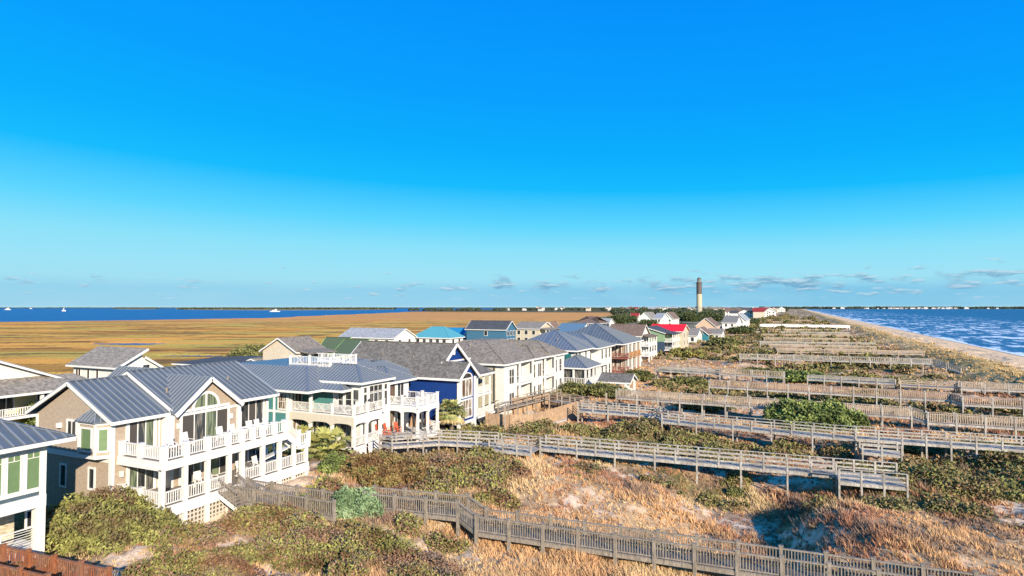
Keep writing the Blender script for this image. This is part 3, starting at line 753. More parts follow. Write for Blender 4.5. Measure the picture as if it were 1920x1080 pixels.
for x0, x1, y0, y1, lab in FARW:
    walkway('walkway', [(x0, y0, 2.3), (x1, y1, 2.3)], 1.3, 'rails', (TANW, SILVER, PALEW)[y0 % 3], lab, sp=7, post=.16+.0004*y0, hr=.9)
walkway('walkway', [(-20, 436, 3.4), (32, 452, 3.0)], 3.5, 'solid', WHITE, 'wide white walkway crossing the far dunes to the beach', sp=8, post=.5, hr=1.3)

# ================================================================ houses
def bx(name, m, par, *boxes, label=None):
    b = MB()
    for q in boxes: b.box(*q)
    return b.build(name, m, par, label)
def cols_(par, pts, z0, z1, w_=.28, m=None, name='column'):
    for x, y in pts:
        b = MB(); b.box(x-w_/2, x+w_/2, y-w_/2, y+w_/2, z0, z1); b.build(name, m or WHITE, par)
def posts_(par, pts, z, h=1.05, w_=.34, cap=True, m=None):
    for x, y in pts:
        b = MB(); b.box(x-w_/2, x+w_/2, y-w_/2, y+w_/2, z, z+h)
        if cap: b.box(x-w_/2-.04, x+w_/2+.04, y-w_/2-.04, y+w_/2+.04, z+h, z+h+.06)
        b.build('newel_post', m or WHITE, par)
def lattice(par, face, pl, u0, u1, z0, z1, back=True):
    b = MB(); s = .30
    u = u0
    while u <= u1: fb(b, face, pl, u-.055, u+.055, z0, z1, 0, .03); u += s
    z = z0
    while z <= z1: fb(b, face, pl, u0, u1, z-.055, z+.055, .001, .032); z += s
    o = b.build('lattice_panel', mat('lattice_paint', (.66, .60, .50), .7, var=.04), par)
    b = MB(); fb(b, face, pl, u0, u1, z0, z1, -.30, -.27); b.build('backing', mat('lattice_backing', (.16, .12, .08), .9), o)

# ---------------------------------------------------------------- A: blue-grey house, lower left
SLATE = mat('slate_blue_siding', (.085, .13, .16), .6, 'siding')
hA = empty('beach_house', (-41.5, 22.2, 1.2), 'slate-blue house with green-shaded windows and metal roof cut by the left edge', 'house')
XA = -41.3; YA = 22.15
bx('wall', SLATE, hA, (-52, XA, 6, YA, 4.75, 8.05))
b = MB(); b.box(-52.1, XA+.10, 6, YA+.06, 4.05, 4.75); b.box(XA-.02, XA+.06, YA-.28, YA+.05, 4.75, 8.0); b.box(XA, XA+.05, 6, YA-.28, 7.9, 8.04); b.build('trim', WHITE, hA)
bx('wall', mat('lower_stone', (.62, .53, .37), .9, 'stone'), hA, (-52, -43.6, 6, YA-.4, 1.6, 4.05), label='cream stone wall behind the lower balcony')
cols_(hA, [(XA-.17, YA-.2)], 1.2, 4.05, .5); cols_(hA, [(XA-.17, YA-6.5)], 1.2, 4.05, .5)
cols_(hA, [(-51.7, YA-.2)], 1.0, 4.05, .4)
for a, c in (((50, 846), (73, 912)), ((14, 850), (37, 921)), ((-24, 856), (2, 928))):
    y0 = onX(a[0], 880, XA)[1]; y1 = onX(c[0], 880, XA)[1]; f = win(hA, 'x', XA, y0, y1, 5.25, 7.35, 1, 1, SHUT, fw=.10)
    g = MB(); g.box(XA+.03, XA+.045, y0, y1, 7.02, 7.06); g.box(XA+.03, XA+.046, (y0+y1)/2-.02, (y0+y1)/2+.02, 7.06, 7.35); g.build('muntin', WHITE, f)
bx('window_surround', WHITE, hA, (XA, XA+.02, 14, 22.0, 4.98, 7.62))
winp(hA, 'x', -43.6, (50, 957), (70, 985), g=GLASSD); win(hA, 'x', -43.6, 16.6, 18.2, 2.0, 3.6, 1, 1, GLASSD)
b = MB(); fs = MB(); roof(b, -54.5, -40.4, 3.0, 23.35, 8.05, 11.2, 'y', 'hh', inset=7.0, rib=.55, fas=fs); b.build('roof', METAL, hA); fs.build('fascia', WHITE, hA)
b = MB(); b.box(-43.6, XA, 6, YA, 1.45, 1.7); b.box(-43.6, XA+.06, 6, YA+.04, .9, 1.45); b.build('deck', WHITE, hA)
b = MB()
for i in range(7): b.bar((XA-.15, 6, 1.85+.15*i), (XA-.15, YA-.45, 1.85+.15*i), .03, .03)
b.bar((XA-.15, 6, 2.9), (XA-.15, YA-.45, 2.9), .09, .06)
for y in (8, 10, 12, 14, 16, 18, 20): b.box(XA-.19, XA-.11, y-.04, y+.04, 1.7, 2.9)
b.build('cable_railing', WHITE, hA)
b = MB()
for i in range(70): b.box(XA+.07, XA+.10, 6+.23*i, 6.14+.23*i, .3, 1.4)
b.build('slatted_skirt', WHITE, hA)

# ---------------------------------------------------------------- B: taupe main house
hB = empty('beach_house', (-43.2, 27.4, 1.0), 'large taupe house with blue-grey metal gables, arched window and two long white decks', 'house')
YB = 27.4; XB = -43.2
w_ = MB()
w_.box(-52.2, XB, YB, 41.2, .9, 8.0)                                        # main body
w_.box(XB-.01, XB+1.0, 31.3, 36.9, .9, 8.0)                                 # projecting centre bay
w_.prism([(-52.2, YB, 8.0), (XB, YB, 8.0), (-47.6, YB, 10.45)], (0, .3, 0))
w_.prism([(XB+1., 31.3, 8.0), (XB+1., 36.9, 8.0), (XB+1., 34.1, 10.35)], (-.3, 0, 0))
w_.prism([(-52.2, 41.2, 8.0), (XB, 41.2, 8.0), (-47.7, 41.2, 10.6)], (0, -.3, 0))
w_.build('wall', TAUPE, hB)
r_ = MB(); fs = MB()
roof(r_, -52.9, -42.65, 26.95, 33.0, 8.12, 10.62, 'y', 'gg', rib=.5, fas=fs)
roof(r_, -53.3, -42.35, 31.35, 41.7, 8.25, 10.95, 'y', 'gg', rib=.5, fas=fs)
r_.build('roof', METAL, hB)
r_ = MB()
for f in ([(-41.7, 31.1, 8.08), (-41.7, 34.1, 10.5), (-47.2, 34.1, 10.5), (-42.3, 31.1, 8.08)], [(-41.7, 37.1, 8.08), (-42.3, 37.1, 8.08), (-47.2, 34.1, 10.5), (-41.7, 34.1, 10.5)],
          [(-53.2, 31.0, 8.3), (-48.2, 34.1, 10.9), (-53.2, 34.1, 10.9)], [(-53.2, 37.1, 8.3), (-53.2, 34.1, 10.9), (-48.2, 34.1, 10.9)]):
    r_.slab(f, .13); r_.ribs(f, .42)
r_.build('gable_roof', METAL, hB)
fs.bar((-41.68, 31.05, 7.93), (-41.68, 34.1, 10.38), .12, .30); fs.bar((-41.68, 37.15, 7.93), (-41.68, 34.1, 10.38), .12, .30)
fs.build('fascia', WHITE, hB)
# belts, corner boards
b = MB()
b.box(-52.25, XB+.05, YB-.07, YB+.0, 5.15, 5.5); b.box(XB-.28, XB+.08, YB-.09, YB+.12, .9, 7.95); b.box(-52.3, -52.05, YB-.06, YB+.1, .9, 7.95)
for y in (31.0, 37.05): b.box(XB-.0, XB+1.07, y, y+.28, 2.6, 7.95)
b.box(XB+1.0, XB+1.06, 31.3, 36.9, 7.75, 7.95)
for y in (30.75,): b.box(XB, XB+.06, y, y+.12, 2.6, 7.9)
b.box(XB, XB+.06, 40.95, 41.25, 2.6, 7.95); b.build('trim', WHITE, hB)
# bay window on the end wall
bay = MB(); pl = [(-46.0, YB), (-45.75, YB-.75), (-43.95, YB-.75), (-43.35, YB)]
for i in range(3): bay.prism([(*pl[i], 5.55), (*pl[i+1], 5.55), (*pl[i+1], 8.05), (*pl[i], 8.05)], (0, .08, 0))
bay.prism([(p[0], p[1], 5.47) for p in pl], (0, 0, .08)); bo = bay.build('bay', TAUPE, hB)
b = MB()
ap = (-45.1, YB, 8.95); e = [(-46.5, YB, 8.05), (-46.0, YB-.95, 8.05), (-43.8, YB-.95, 8.05), (-43.15, YB, 8.05)]
for i in range(3): f = [e[i], e[i+1], ap]; b.slab(f, .08); b.ribs(f, .35)
b.build('bay_roof', METAL, hB)
b = MB()
for i in range(3):
    for z in (7.94, 5.62): b.bar((*pl[i], z), (*pl[i+1], z), .16, .22)
for p in pl: b.box(p[0]-.07, p[0]+.07, p[1]-.07, p[1]+.07, 5.6, 8.0)
b.build('bay_trim', WHITE, hB)
def slantwin(par, p, q, z0, z1, m):
    p = Vector((*p, 0)); q = Vector((*q, 0)); d = (q-p).normalized(); n_ = Vector((d.y, -d.x, 0)); a = p+d*.12; c = q-d*.12
    f = MB(); o_ = n_*.06
    for z in (z0, z1): f.bar((a+o_)+Vector((0, 0, z)), (c+o_)+Vector((0, 0, z)), .06, .13)
    for t in (a, c): f.bar((t+o_)+Vector((0, 0, z0)), (t+o_)+Vector((0, 0, z1)), .13, .06)
    fo = f.build('window', WHITE, par); g = MB(); o2 = n_*.035
    P = [a+o2+Vector((0, 0, z0)), c+o2+Vector((0, 0, z0)), c+o2+Vector((0, 0, z1)), a+o2+Vector((0, 0, z1))]
    g.prism(P, tuple(-n_*.02)); g.build('pane', m, fo)
slantwin(hB, (-45.6, YB-.75), (-44.1, YB-.75), 6.0, 7.6, SHUT)
slantwin(hB, (-43.92, YB-.71), (-43.38, YB-.04), 6.0, 7.6, SHUT); slantwin(hB, (-45.98, YB-.08), (-45.77, YB-.68), 6.0, 7.6, GLASSD)
winp(hB, 'y', YB, (128, 790), (143, 815), cols=2, g=GLASSD, fw=.16)
winp(hB, 'y', YB, (115, 872), (124, 910), g=GLASSD, fw=.14); winp(hB, 'y', YB, (168, 879), (177, 915), g=GLASSD, fw=.14)
bx('wall_lamp', WHITE, hB, (-49.4, -49.1, YB-.25, YB, 7.15, 7.5)); bx('wall_lamp', WHITE, hB, (XB, XB+.2, 27.9, 28.1, 4.1, 4.5))
bx('wall_lamp', WHITE, hB, (XB+1., XB+1.2, 31.5, 31.7, 6.9, 7.3)); bx('wall_lamp', WHITE, hB, (XB+1., XB+1.2, 36.2, 36.4, 6.9, 7.3))
# upper level doors
win(hB, 'x', XB, 28.55, 30.35, 5.75, 7.75, 3, 1, fw=.26, leafs=[SCREEN, GLASS, GLASSG], name='sliding_door')
XC = XB+1.
win(hB, 'x', XC, 31.95, 36.0, 5.75, 8.0, 4, 1, fw=.2, leafs=[SCREEN, GLASS, GLASSG, SCREEN], name='sliding_door')
win(hB, 'x', XB, 37.5, 40.6, 5.75, 7.9, 4, 1, fw=.2, leafs=[GLASSG, GLASSD, SCREEN, GLASS], name='sliding_door')
# arched window
fr = MB(); pn = MB(); cy, cz, R_ = 34.0, 8.15, 1.05
for i in range(14):
    a0 = math.pi*i/14; a1 = math.pi*(i+1)/14
    pts = [(XC-.02, cy+math.cos(a)*q, cz+math.sin(a)*q) for a, q in ((a0, R_), (a1, R_), (a1, R_+.2), (a0, R_+.2))]
    fr.prism(pts, (.09, 0, 0))
    pn.prism([(XC, cy, cz), (XC, cy+math.cos(a0)*R_, cz+math.sin(a0)*R_), (XC, cy+math.cos(a1)*R_, cz+math.sin(a1)*R_)], (.03, 0, 0))
fr.box(XC-.02, XC+.072, cy-R_-.2, cy+R_+.2, cz-.1, cz+.08); fr.box(XC, XC+.06, cy-.07, cy+.07, cz+.08, cz+R_)
fo = fr.build('arched_window', WHITE, hB); pn.build('pane', GLASSG, fo)
# lower level doors
win(hB, 'x', XB, 28.6, 30.4, 2.65, 4.95, 3, 1, fw=.22, leafs=[GLASSG, GLASSD, GLASS], name='sliding_door')
for y0, y1, g in ((31.9, 33.5, [SCREEN, GLASS, GLASSG]), (34.3, 36.3, [GLASSG, SCREEN])): win(hB, 'x', XC, y0, y1, 2.65, 5.0, len(g), 1, fw=.16, leafs=g, name='sliding_door')
win(hB, 'x', XB, 37.5, 38.6, 2.65, 5.0, 1, 1, g=GLASSD, fw=.12, name='sliding_door'); win(hB, 'x', XB, 39.1, 40.6, 2.65, 5.0, 2, 1, g=GLASS, fw=.12, name='sliding_door')
# decks
XD = -38.5
bx('deck', WHITE, hB, (XB, XD, 27.75, 41.4, 2.2, 2.6), (XB, XD+.06, 27.7, 41.4, 1.85, 2.2))
FLR = mat('deck_floor_boards', (.30, .27, .23), .8, 'wood')
bx('deck_floor', FLR, hB, (XB+.01, XD-.02, 27.8, 41.3, 2.6, 2.615), ); bx('deck_floor', FLR, hB, (XB+.01, XD-.02, 27.8, 38.85, 5.62, 5.635))
bx('upper_deck', WHITE, hB, (XB, XD, 27.75, 38.9, 5.25, 5.62), (XB, XD+.05, 27.7, 38.95, 5.02, 5.25))
ycol = [27.85, 29.55, 31.35, 33.2, 34.4, 36.4, 38.15, 39.75, 41.2]
cols_(hB, [(XD-.16, y) for y in ycol[:7]], .6, 5.1, .30); cols_(hB, [(XD-.16, y) for y in ycol[7:]], .5, 4.6, .26)
cols_(hB, [(-43.0, 27.9), (-41.3, 27.9)], .6, 2.2, .28)
posts_(hB, [(-43.0, 27.95), (-41.0, 27.95)]+[(XD-.17, y) for y in (27.95, 29.6, 31.35, 33.1, 34.35, 35.4, 36.4, 37.6, 38.75)], 5.62, .98, .36)
posts_(hB, [(-43.0, 27.95), (-41.0, 27.95)], 2.6, .98, .34)
for z, yy in ((5.62, [27.95, 29.6, 31.35, 33.1, 34.35, 35.4, 36.4, 37.6, 38.75]), (2.6, ycol)):
    for i in range(len(yy)-1):
        if z < 3 and i == 3: continue
        if z < 3 and i == 5: pass
        b = MB(); rail(b, (XD-.17, yy[i]+.15, z), (XD-.17, yy[i+1]-.15, z), .92, .17, .05, .13); b.build('railing', WHITE, hB)
    for a, c in ((-42.85, -41.15), (-40.85, -38.8)):
        b = MB(); rail(b, (a, 27.95, z), (c, 27.95, z), .92, .17, .05, .13); b.build('railing', WHITE, hB)
# outside stair and landing at the far end
b = MB(); b.bar((XD-.1, 38.9, 5.25), (XD-.1, 40.3, 4.2), .10, .40); b.bar((XD-1.2, 38.9, 5.25), (XD-1.2, 40.3, 4.2), .10, .40)
for i in range(6): b.box(XD-1.2, XD-.1, 38.9+.24*i, 39.16+.24*i, 5.33-.19*i, 5.38-.19*i)
b.box(XD-1.3, XD+.05, 40.2, 41.5, 3.9, 4.2); b.bar((XD-1.5, 40.9, 4.0), (XD-3.4, 38.2, 2.7), .9, .08); b.build('outside_stair', WHITE, hB)
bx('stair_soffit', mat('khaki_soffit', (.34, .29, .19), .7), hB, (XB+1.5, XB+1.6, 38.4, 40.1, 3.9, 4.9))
posts_(hB, [(XD-.08, 40.25), (XD-.08, 41.4), (XD-1.2, 41.4)], 4.2, 1.0, .26)
b = MB(); rail(b, (XD-.08, 40.3, 4.2), (XD-.08, 41.3, 4.2), .9, .17, .05); rail(b, (XD-.1, 38.95, 5.4), (XD-.1, 40.15, 4.4), .9, .17, .05); b.build('stair_railing', WHITE, hB)
for i in range(len(ycol)-1):
    if i in (4, 5): continue
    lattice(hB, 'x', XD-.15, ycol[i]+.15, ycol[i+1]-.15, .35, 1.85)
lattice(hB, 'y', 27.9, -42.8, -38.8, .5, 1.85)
bx('base_board', WHITE, hB, (XD-.2, XD-.1, 28, 34.3, .1, .35)); bx('downspout', WHITE, hB, (-42.5, -42.38, 41.15, 41.3, 2.6, 8.1))

# rocking chairs (one built, the rest copied)
def copy_tree(o):
    c = o.copy(); COL.objects.link(c)
    for ch in o.children:
        d = ch.copy(); COL.objects.link(d); d.parent = c
        for g in ch.children:
            e_ = g.copy(); COL.objects.link(e_); e_.parent = d
    return c
def make_chair(m, name='rocking_chair'):
    r = empty(name, (0, 0, 0), 'chair', 'chair')      # faces +x
    b = MB(); b.box(-.26, .28, -.27, .27, .40, .44); b.build('seat', m, r)
    b = MB(); b.bar((-.24, -.24, .44), (-.42, -.24, 1.15), .05, .05); b.bar((-.24, .24, .44), (-.42, .24, 1.15), .05, .05)
    for i in range(6): b.bar((-.25, -.19+.076*i, .5), (-.41, -.19+.076*i, 1.1), .055, .02)
    b.bar((-.42, -.27, 1.13), (-.42, .27, 1.13), .04, .12); b.build('backrest', m, r)
    for s in (-1, 1):
        b = MB(); b.bar((-.32, s*.29, .68), (.30, s*.29, .68), .08, .03); b.build('armrest', m, r)
        b = MB(); b.bar((.24, s*.27, .05), (.24, s*.27, .68), .045, .045); b.bar((-.24, s*.27, .05), (-.26, s*.27, .5), .045, .045); b.build('leg', m, r)
        b = MB(); b.bar((-.5, s*.27, .09), (-.2, s*.27, .03), .04, .04); b.bar((-.2, s*.27, .03), (.2, s*.27, .02), .04, .04); b.bar((.2, s*.27, .02), (.45, s*.27, .07), .04, .04); b.build('rocker', m, r)
    return r
ch0 = make_chair(WHITE)
CH = [(-40.6, 29.9, 5.62, 'white rocking chair at the left of the upper deck, nearest the first sliding door'),
      (-40.5, 31.2, 5.62, 'white rocking chair beside the projecting centre bay of the upper deck'),
      (-40.0, 33.7, 5.62, 'white rocking chair before the left leaf of the arched-window doors'),
      (-40.0, 35.0, 5.62, 'white rocking chair below the right half of the arched window'),
      (-39.9, 36.4, 5.62, 'white rocking chair just right of the arched-window doors'),
      (-39.9, 37.3, 5.62, 'white rocking chair left of the rightmost upper doors'),
      (-40.0, 38.3, 5.62, 'white rocking chair at the top of the outside stair'),
      (-40.2, 32.0, 2.60, 'leftmost white rocking chair on the lower deck'),
      (-40.0, 32.9, 2.60, 'white rocking chair behind the second railing bay of the lower deck'),
      (-40.0, 35.6, 2.60, 'white rocking chair beside the walkway steps on the lower deck'),
      (-40.1, 37.3, 2.60, 'white rocking chair right of the walkway steps on the lower deck')]
for i, (x, y, z, lab) in enumerate(CH):
    o = ch0 if i == 0 else copy_tree(ch0)
    o.location = (x, y, z); o.rotation_euler = (0, 0, (-.25, .1, -.1, .2, -.2, .1, .25, -.1, .2, 0, .1)[i]); o['label'] = lab; o['group'] = 'white rocking chairs on the taupe house decks'
bpy.context.view_layer.update()

# ---------------------------------------------------------------- C: teal house
TEAL = mat('teal_siding', (.085, .27, .25), .6, 'siding')
hC = empty('beach_house', (-45.5, 52.0, 1.2), 'teal and white house with stepped metal hip roof, rooftop terrace and orange porch chairs', 'house')
YC = 49.8; XCD = -40.5
bx('wall', TEAL, hC, (-62, -49.2, 49.7, 64, 1.2, 7.3), (-49.2, -44.7, 51.9, 64, 1.2, 7.3))
bx('wall', mat('white_siding', (.80, .78, .73), .6, 'siding', var=.04), hC, (-44.7, -41.4, 52.0, 57.0, 1.2, 8.1), (-44.7, -41.9, 57.0, 61.5, 1.2, 7.5), label='white siding of the tall corner room')
b = MB(); b.box(-62, -49.15, 49.62, 49.7, 4.7, 4.95); b.box(-49.4, -49.1, 49.6, 49.75, 1.2, 7.3); b.box(-62, -61.8, 49.6, 49.7, 1.2, 7.3)
for x, y in ((-44.7, 51.84),): b.box(x-.25, x+.04, y, y+.08, 2, 7.3)
b.box(-41.42, -41.34, 51.95, 52.3, 1.2, 8.1); b.box(-41.42, -41.34, 56.75, 57.05, 1.2, 8.1); b.box(-44.2, -41.3, 51.92, 52.0, 7.7, 8.08); b.box(-41.4, -41.33, 52.3, 56.75, 7.75, 8.09)
b.build('trim', WHITE, hC)
r_ = MB(); fs = MB()
frustum(r_, -63, -45.1, 48.25, 66, 7.42, 3.6, 9.45, rib=.5, fas=fs)
frustum(r_, -58, -42.5, 50.35, 66, 7.42, 3.6, 9.44, rib=.5, fas=fs, topcap=False)
r_.build('roof', METAL2, hC)
r_ = MB(); roof(r_, -52, -40.75, 51.3, 57.2, 8.2, 9.7, 'x', 'gh', rib=.45, fas=fs); r_.build('tower_roof', METAL2, hC)
r_ = MB(); roof(r_, -52, -41.2, 56.9, 62.2, 7.6, 9.0, 'x', 'gh', rib=.45, fas=fs); r_.build('side_roof', METAL2, hC); fs.build('fascia', WHITE, hC)
# rooftop terrace
bx('roof_terrace', WHITE, hC, (-53.0, -46.9, 53.6, 58.2, 9.3, 9.5))
tr = MB(); frail(tr, (-52.9, 53.7, 9.45), (-50.0, 53.7, 9.45), .95, .22); frail(tr, (-50.0, 53.7, 9.45), (-47.0, 53.7, 9.45), .95, .22); frail(tr, (-47.0, 53.7, 9.45), (-47.0, 55.9, 9.45), .95, .22); frail(tr, (-47.0, 55.9, 9.45), (-47.0, 58.1, 9.45), .95, .22)
frail(tr, (-52.9, 58.1, 9.45), (-47.0, 58.1, 9.45), .95, .22); tr.build('terrace_railing', WHITE, hC)
posts_(hC, [(-52.9, 53.7), (-50.0, 53.7), (-47.0, 53.7), (-47.0, 55.9), (-47.0, 58.1)], 9.45, 1.0, .16)
# wrap deck: floors, arched band, columns
bx('deck', WHITE, hC, (-49.3, XCD, YC, 52.0, 4.72, 5.02), (-44.2, XCD, 52.0, 55.2, 4.72, 5.02), (-49.3, XCD, YC, 52.0, 1.55, 1.85), (-44.2, XCD, 52.0, 55.2, 1.55, 1.85))
bx('deck_floor', FLR, hC, (-45.6, XCD-.02, YC+.05, 51.9, 5.02, 5.035)); bx('deck_floor', FLR, hC, (-41.3, XCD-.02, 52.0, 55.1, 5.02, 5.035)); bx('deck_floor', FLR, hC, (-49.1, XCD-.02, YC+.05, 51.8, 1.85, 1.865))
def arch_band(par, face, pl, us, zt, zb, drop, m):
    bm_ = MB()
    for i in range(len(us)-1):
        u0, u1 = us[i], us[i+1]
        for j in range(12):
            a = u0+(u1-u0)*j/12; c = u0+(u1-u0)*(j+1)/12
            g = lambda u: zb-drop*(abs((u-u0)/(u1-u0)*2-1)**4)
            P = [(a, g(a)), (c, g(c)), (c, zt), (a, zt)]
            if face == 'y': bm_.prism([(p[0], pl, p[1]) for p in P], (0, .2, 0))
            else: bm_.prism([(pl, p[0], p[1]) for p in P], (-.2, 0, 0))
    bm_.build('arched_band', m, par)
xs = [-49.2, -46.3, -43.4, XCD]
arch_band(hC, 'y', YC-.03, xs, 4.9, 4.15, .4, mat('cream_stucco', (.66, .60, .47), .8, var=.05)); arch_band(hC, 'x', XCD+.03, [YC, 52.0, 54.3], 4.9, 4.15, .4, WHITE)
cols_(hC, [(x+(.15 if i == 0 else -.14 if i == 3 else 0), YC+.15) for i, x in enumerate(xs)], .9, 4.72, .30); cols_(hC, [(XCD-.14, 52.0), (XCD-.14, 54.3)], .9, 4.72, .28)
cols_(hC, [(-49.05, YC+.15), (-46.3, YC+.15)], 5.02, 7.3, .26)
posts_(hC, [(x, YC+.15) for x in (-43.4, XCD-.15)]+[(XCD-.15, 52.2), (XCD-.15, 54.9)], 5.02, 1.05, .26)
for i in range(3):
    b = MB(); frail(b, (xs[i]+.2, YC+.15, 5.02), (xs[i+1]-.2, YC+.15, 5.02), .95, .15); b.build('railing', WHITE, hC)
for y0, y1 in ((YC+.3, 52.0), (52.3, 54.8)):
    for z in (5.02, 1.85):
        b = MB(); frail(b, (XCD-.15, y0, z), (XCD-.15, y1, z), .95, .15); b.build('railing', WHITE, hC)
CUR = glass('curtained_glass', (.09, .05, .03), (.5, .46, .38))
win(hC, 'x', -49.2, 50.15, 51.6, 5.1, 7.0, 3, 1, CUR, fw=.12); win(hC, 'y', 51.9, -48.2, -47.8, 5.1, 7.0, 1, 1, GLASSD); win(hC, 'y', 52.0, -44.3, -43.7, 5.1, 7.2, 1, 2, GLASS, fw=.08)
winp(hC, 'y', 49.7, (523, 739), (538, 766), cols=1, rows=2, g=CUR, fw=.14)
for u0, u1, g in ((-43.35, -42.6, GLASSD), (-42.35, -41.65, GLASS)): win(hC, 'y', 52.0, u0, u1, 5.2, 7.3, 1, 2, g)
win(hC, 'x', -41.4, 53.4, 55.6, 5.2, 6.75, 3, 1, GLASS, fw=.14); win(hC, 'x', -41.4, 52.45, 52.95, 5.2, 6.75, 1, 1, GLASSD); win(hC, 'x', -41.4, 56.0, 56.5, 5.2, 6.75, 1, 1, GLASSD)
win(hC, 'x', -41.4, 53.4, 55.6, 6.95, 7.55, 3, 1, GLASSD, fw=.12, name='transom_window'); win(hC, 'x', -41.4, 52.45, 52.95, 6.95, 7.5, 1, 1, GLASS, name='transom_window'); win(hC, 'x', -41.4, 56.0, 56.5, 6.95, 7.5, 1, 1, GLASS, name='transom_window')
win(hC, 'x', -41.9, 57.6, 58.7, 5.3, 7.2, 1, 1, CUR); win(hC, 'x', -41.9, 59.2, 60.4, 5.3, 7.2, 2, 1, GLASSD)
win(hC, 'x', -41.4, 52.5, 53.8, 2.1, 4.3, 2, 1, GLASS); win(hC, 'x', -41.4, 54.6, 55.6, 2.1, 4.3, 2, 2, GLASSD); win(hC, 'x', -41.9, 57.6, 58.6, 1.9, 4.2, 1, 1, CUR, name='door'); win(hC, 'x', -41.9, 59.2, 60.2, 1.9, 4.2, 1, 1, GLASSD, name='door')
win(hC, 'x', -49.2, 50.2, 51.6, 1.9, 4.1, 2, 1, CUR); win(hC, 'y', 51.9, -47.6, -46.2, 1.9, 4.1, 2, 1, GLASS); win(hC, 'y', 52.0, -44.0, -42.4, 1.9, 4.1, 2, 1, CUR)
# right-hand upper deck on columns
bx('side_deck', WHITE, hC, (-41.9, -37.6, 57.0, 61.4, 4.78, 5.08)); bx('lower_side_deck', WHITE, hC, (-41.9, -37.0, 57.0, 61.4, 1.55, 1.85))
arch_band(hC, 'y', 57.05, [-41.9, -39.8, -37.6], 4.85, 4.45, .35, WHITE); arch_band(hC, 'x', -37.58, [57.0, 59.2, 61.4], 4.85, 4.45, .35, WHITE)
cols_(hC, [(-39.8, 57.2), (-37.75, 57.2), (-37.75, 59.2), (-37.75, 61.25), (-39.8, 61.25)], .8, 4.78, .24)
posts_(hC, [(-39.8, 57.15), (-37.75, 57.15), (-37.75, 59.2), (-37.75, 61.25), (-39.8, 61.25)], 5.08, 1.1, .24)
b = MB()
for p, q in (((-41.7, 57.15), (-40.0, 57.15)), ((-39.7, 57.15), (-37.9, 57.15)), ((-37.75, 57.3), (-37.75, 59.0)), ((-37.75, 59.4), (-37.75, 61.1)), ((-37.9, 61.25), (-41.7, 61.25))): frail(b, (*p, 5.08), (*q, 5.08), .95, .16)
for p, q in (((-37.3, 59.4), (-37.3, 61.1)), ((-37.4, 61.25), (-39.7, 61.25))): frail(b, (*p, 1.85), (*q, 1.85), .95, .16)
b.build('railing', WHITE, hC)
bx('stair_skirt', WHITE, hC, (-41.0, XCD, YC, 54.2, .7, 1.5))
RED = mat('orange_red_chair', (.62, .12, .05), .5)
ch1 = make_chair(RED)
for i, (x, y, a, lab) in enumerate(((-40.9, 54.6, 0, 'orange-red rocking chair at the left of the teal house porch'), (-40.5, 55.5, .2, 'middle orange-red rocking chair on the teal house porch'), (-39.8, 56.4, -.2, 'right-hand orange-red rocking chair nearest the two-rail ramp'))):
    o = ch1 if i == 0 else copy_tree(ch1); o.location = (x, y, 2.15); o.rotation_euler = (0, 0, a); o['label'] = lab; o['group'] = 'orange-red rocking chairs on the teal house porch'
bx('porch_floor', SILVER, hC, (-41.4, -38.2, 54.2, 57.0, 1.85, 2.15))

# ---------------------------------------------------------------- D: royal blue house
BLUE = mat('royal_blue_siding', (.003, .04, .22), .55, 'siding', var=.05)
hD = empty('beach_house', (-39.9, 64.1, 1.0), 'royal blue house with grey shingle roof and white-trimmed gables', 'house')
YD = 64.1
b = MB(); b.box(-54, -39.9, YD, 73.2, 1.9, 7.6); b.box(-39.9, -36.4, YD, 67.8, 1.9, 7.5)
b.prism([(-39.9, YD, 7.6), (-39.9, 73.2, 7.6), (-39.9, 68.65, 11.1)], (-.3, 0, 0)); b.prism([(-36.4, YD, 7.5), (-36.4, 67.8, 7.5), (-36.4, 65.95, 9.15)], (-.3, 0, 0)); b.prism([(-54, YD, 7.6), (-54, 73.2, 7.6), (-54, 68.65, 11.1)], (.3, 0, 0)); b.build('wall', BLUE, hD)
r_ = MB(); fs = MB(); roof(r_, -54.6, -39.4, 63.55, 73.75, 7.5, 11.35, 'x', 'gg', fas=fs); r_.build('roof', SHINGLE, hD)
r_ = MB()
for f in ([(-36.0, 63.5, 7.50), (-36.0, 65.95, 9.33), (-39.5, 65.95, 9.33), (-39.5, 63.5, 7.50)], [(-36.0, 68.35, 7.52), (-39.9, 68.35, 7.52), (-39.9, 65.95, 9.33), (-36.0, 65.95, 9.33)]): r_.slab(f, .14)
r_.build('bay_roof', SHINGLE, hD)
for q in ((63.5,), (68.4,)): fs.bar((-35.98, q[0], 7.36), (-35.98, 65.95, 9.20), .12, .32)
for q, qz in ((66.05, 9.28), (73.8, 7.36)): fs.bar((-39.36, q, qz), (-39.36, 68.65, 11.2), .12, .34)
fs.bar((-54.6, 63.52, 7.35), (-36.0, 63.52, 7.35), .10, .26); fs.build('fascia', WHITE, hD)
b = MB(); b.box(-54, -36.3, 64.0, YD, 1.9, 2.3)
b.box(-37.0+.3, -36.34, 63.98, 64.12, 1.2, 7.4); b.box(-36.42, -36.33, 64.0, 64.25, 1.2, 7.4); b.box(-36.42, -36.33, 67.6, 67.85, 1.2, 7.4); b.box(-36.4, -36.32, 64.1, 67.8, 1.9, 2.25); b.box(-39.85, -39.8, 68.4, 68.9, 9.9, 10.9)
b.box(-36.38, -36.2, 67.8, 67.9, 1.0, 7.4); b.box(-39.9, -39.82, 65.6, 73.1, 9.0, 9.2); b.build('trim', WHITE, hD)
win(hD, 'x', -36.4, 64.6, 67.0, 5.2, 7.2, 3, 1, CUR, fw=.18); win(hD, 'x', -36.4, 64.6, 67.0, 2.7, 4.7, 3, 2, CUR, fw=.18)
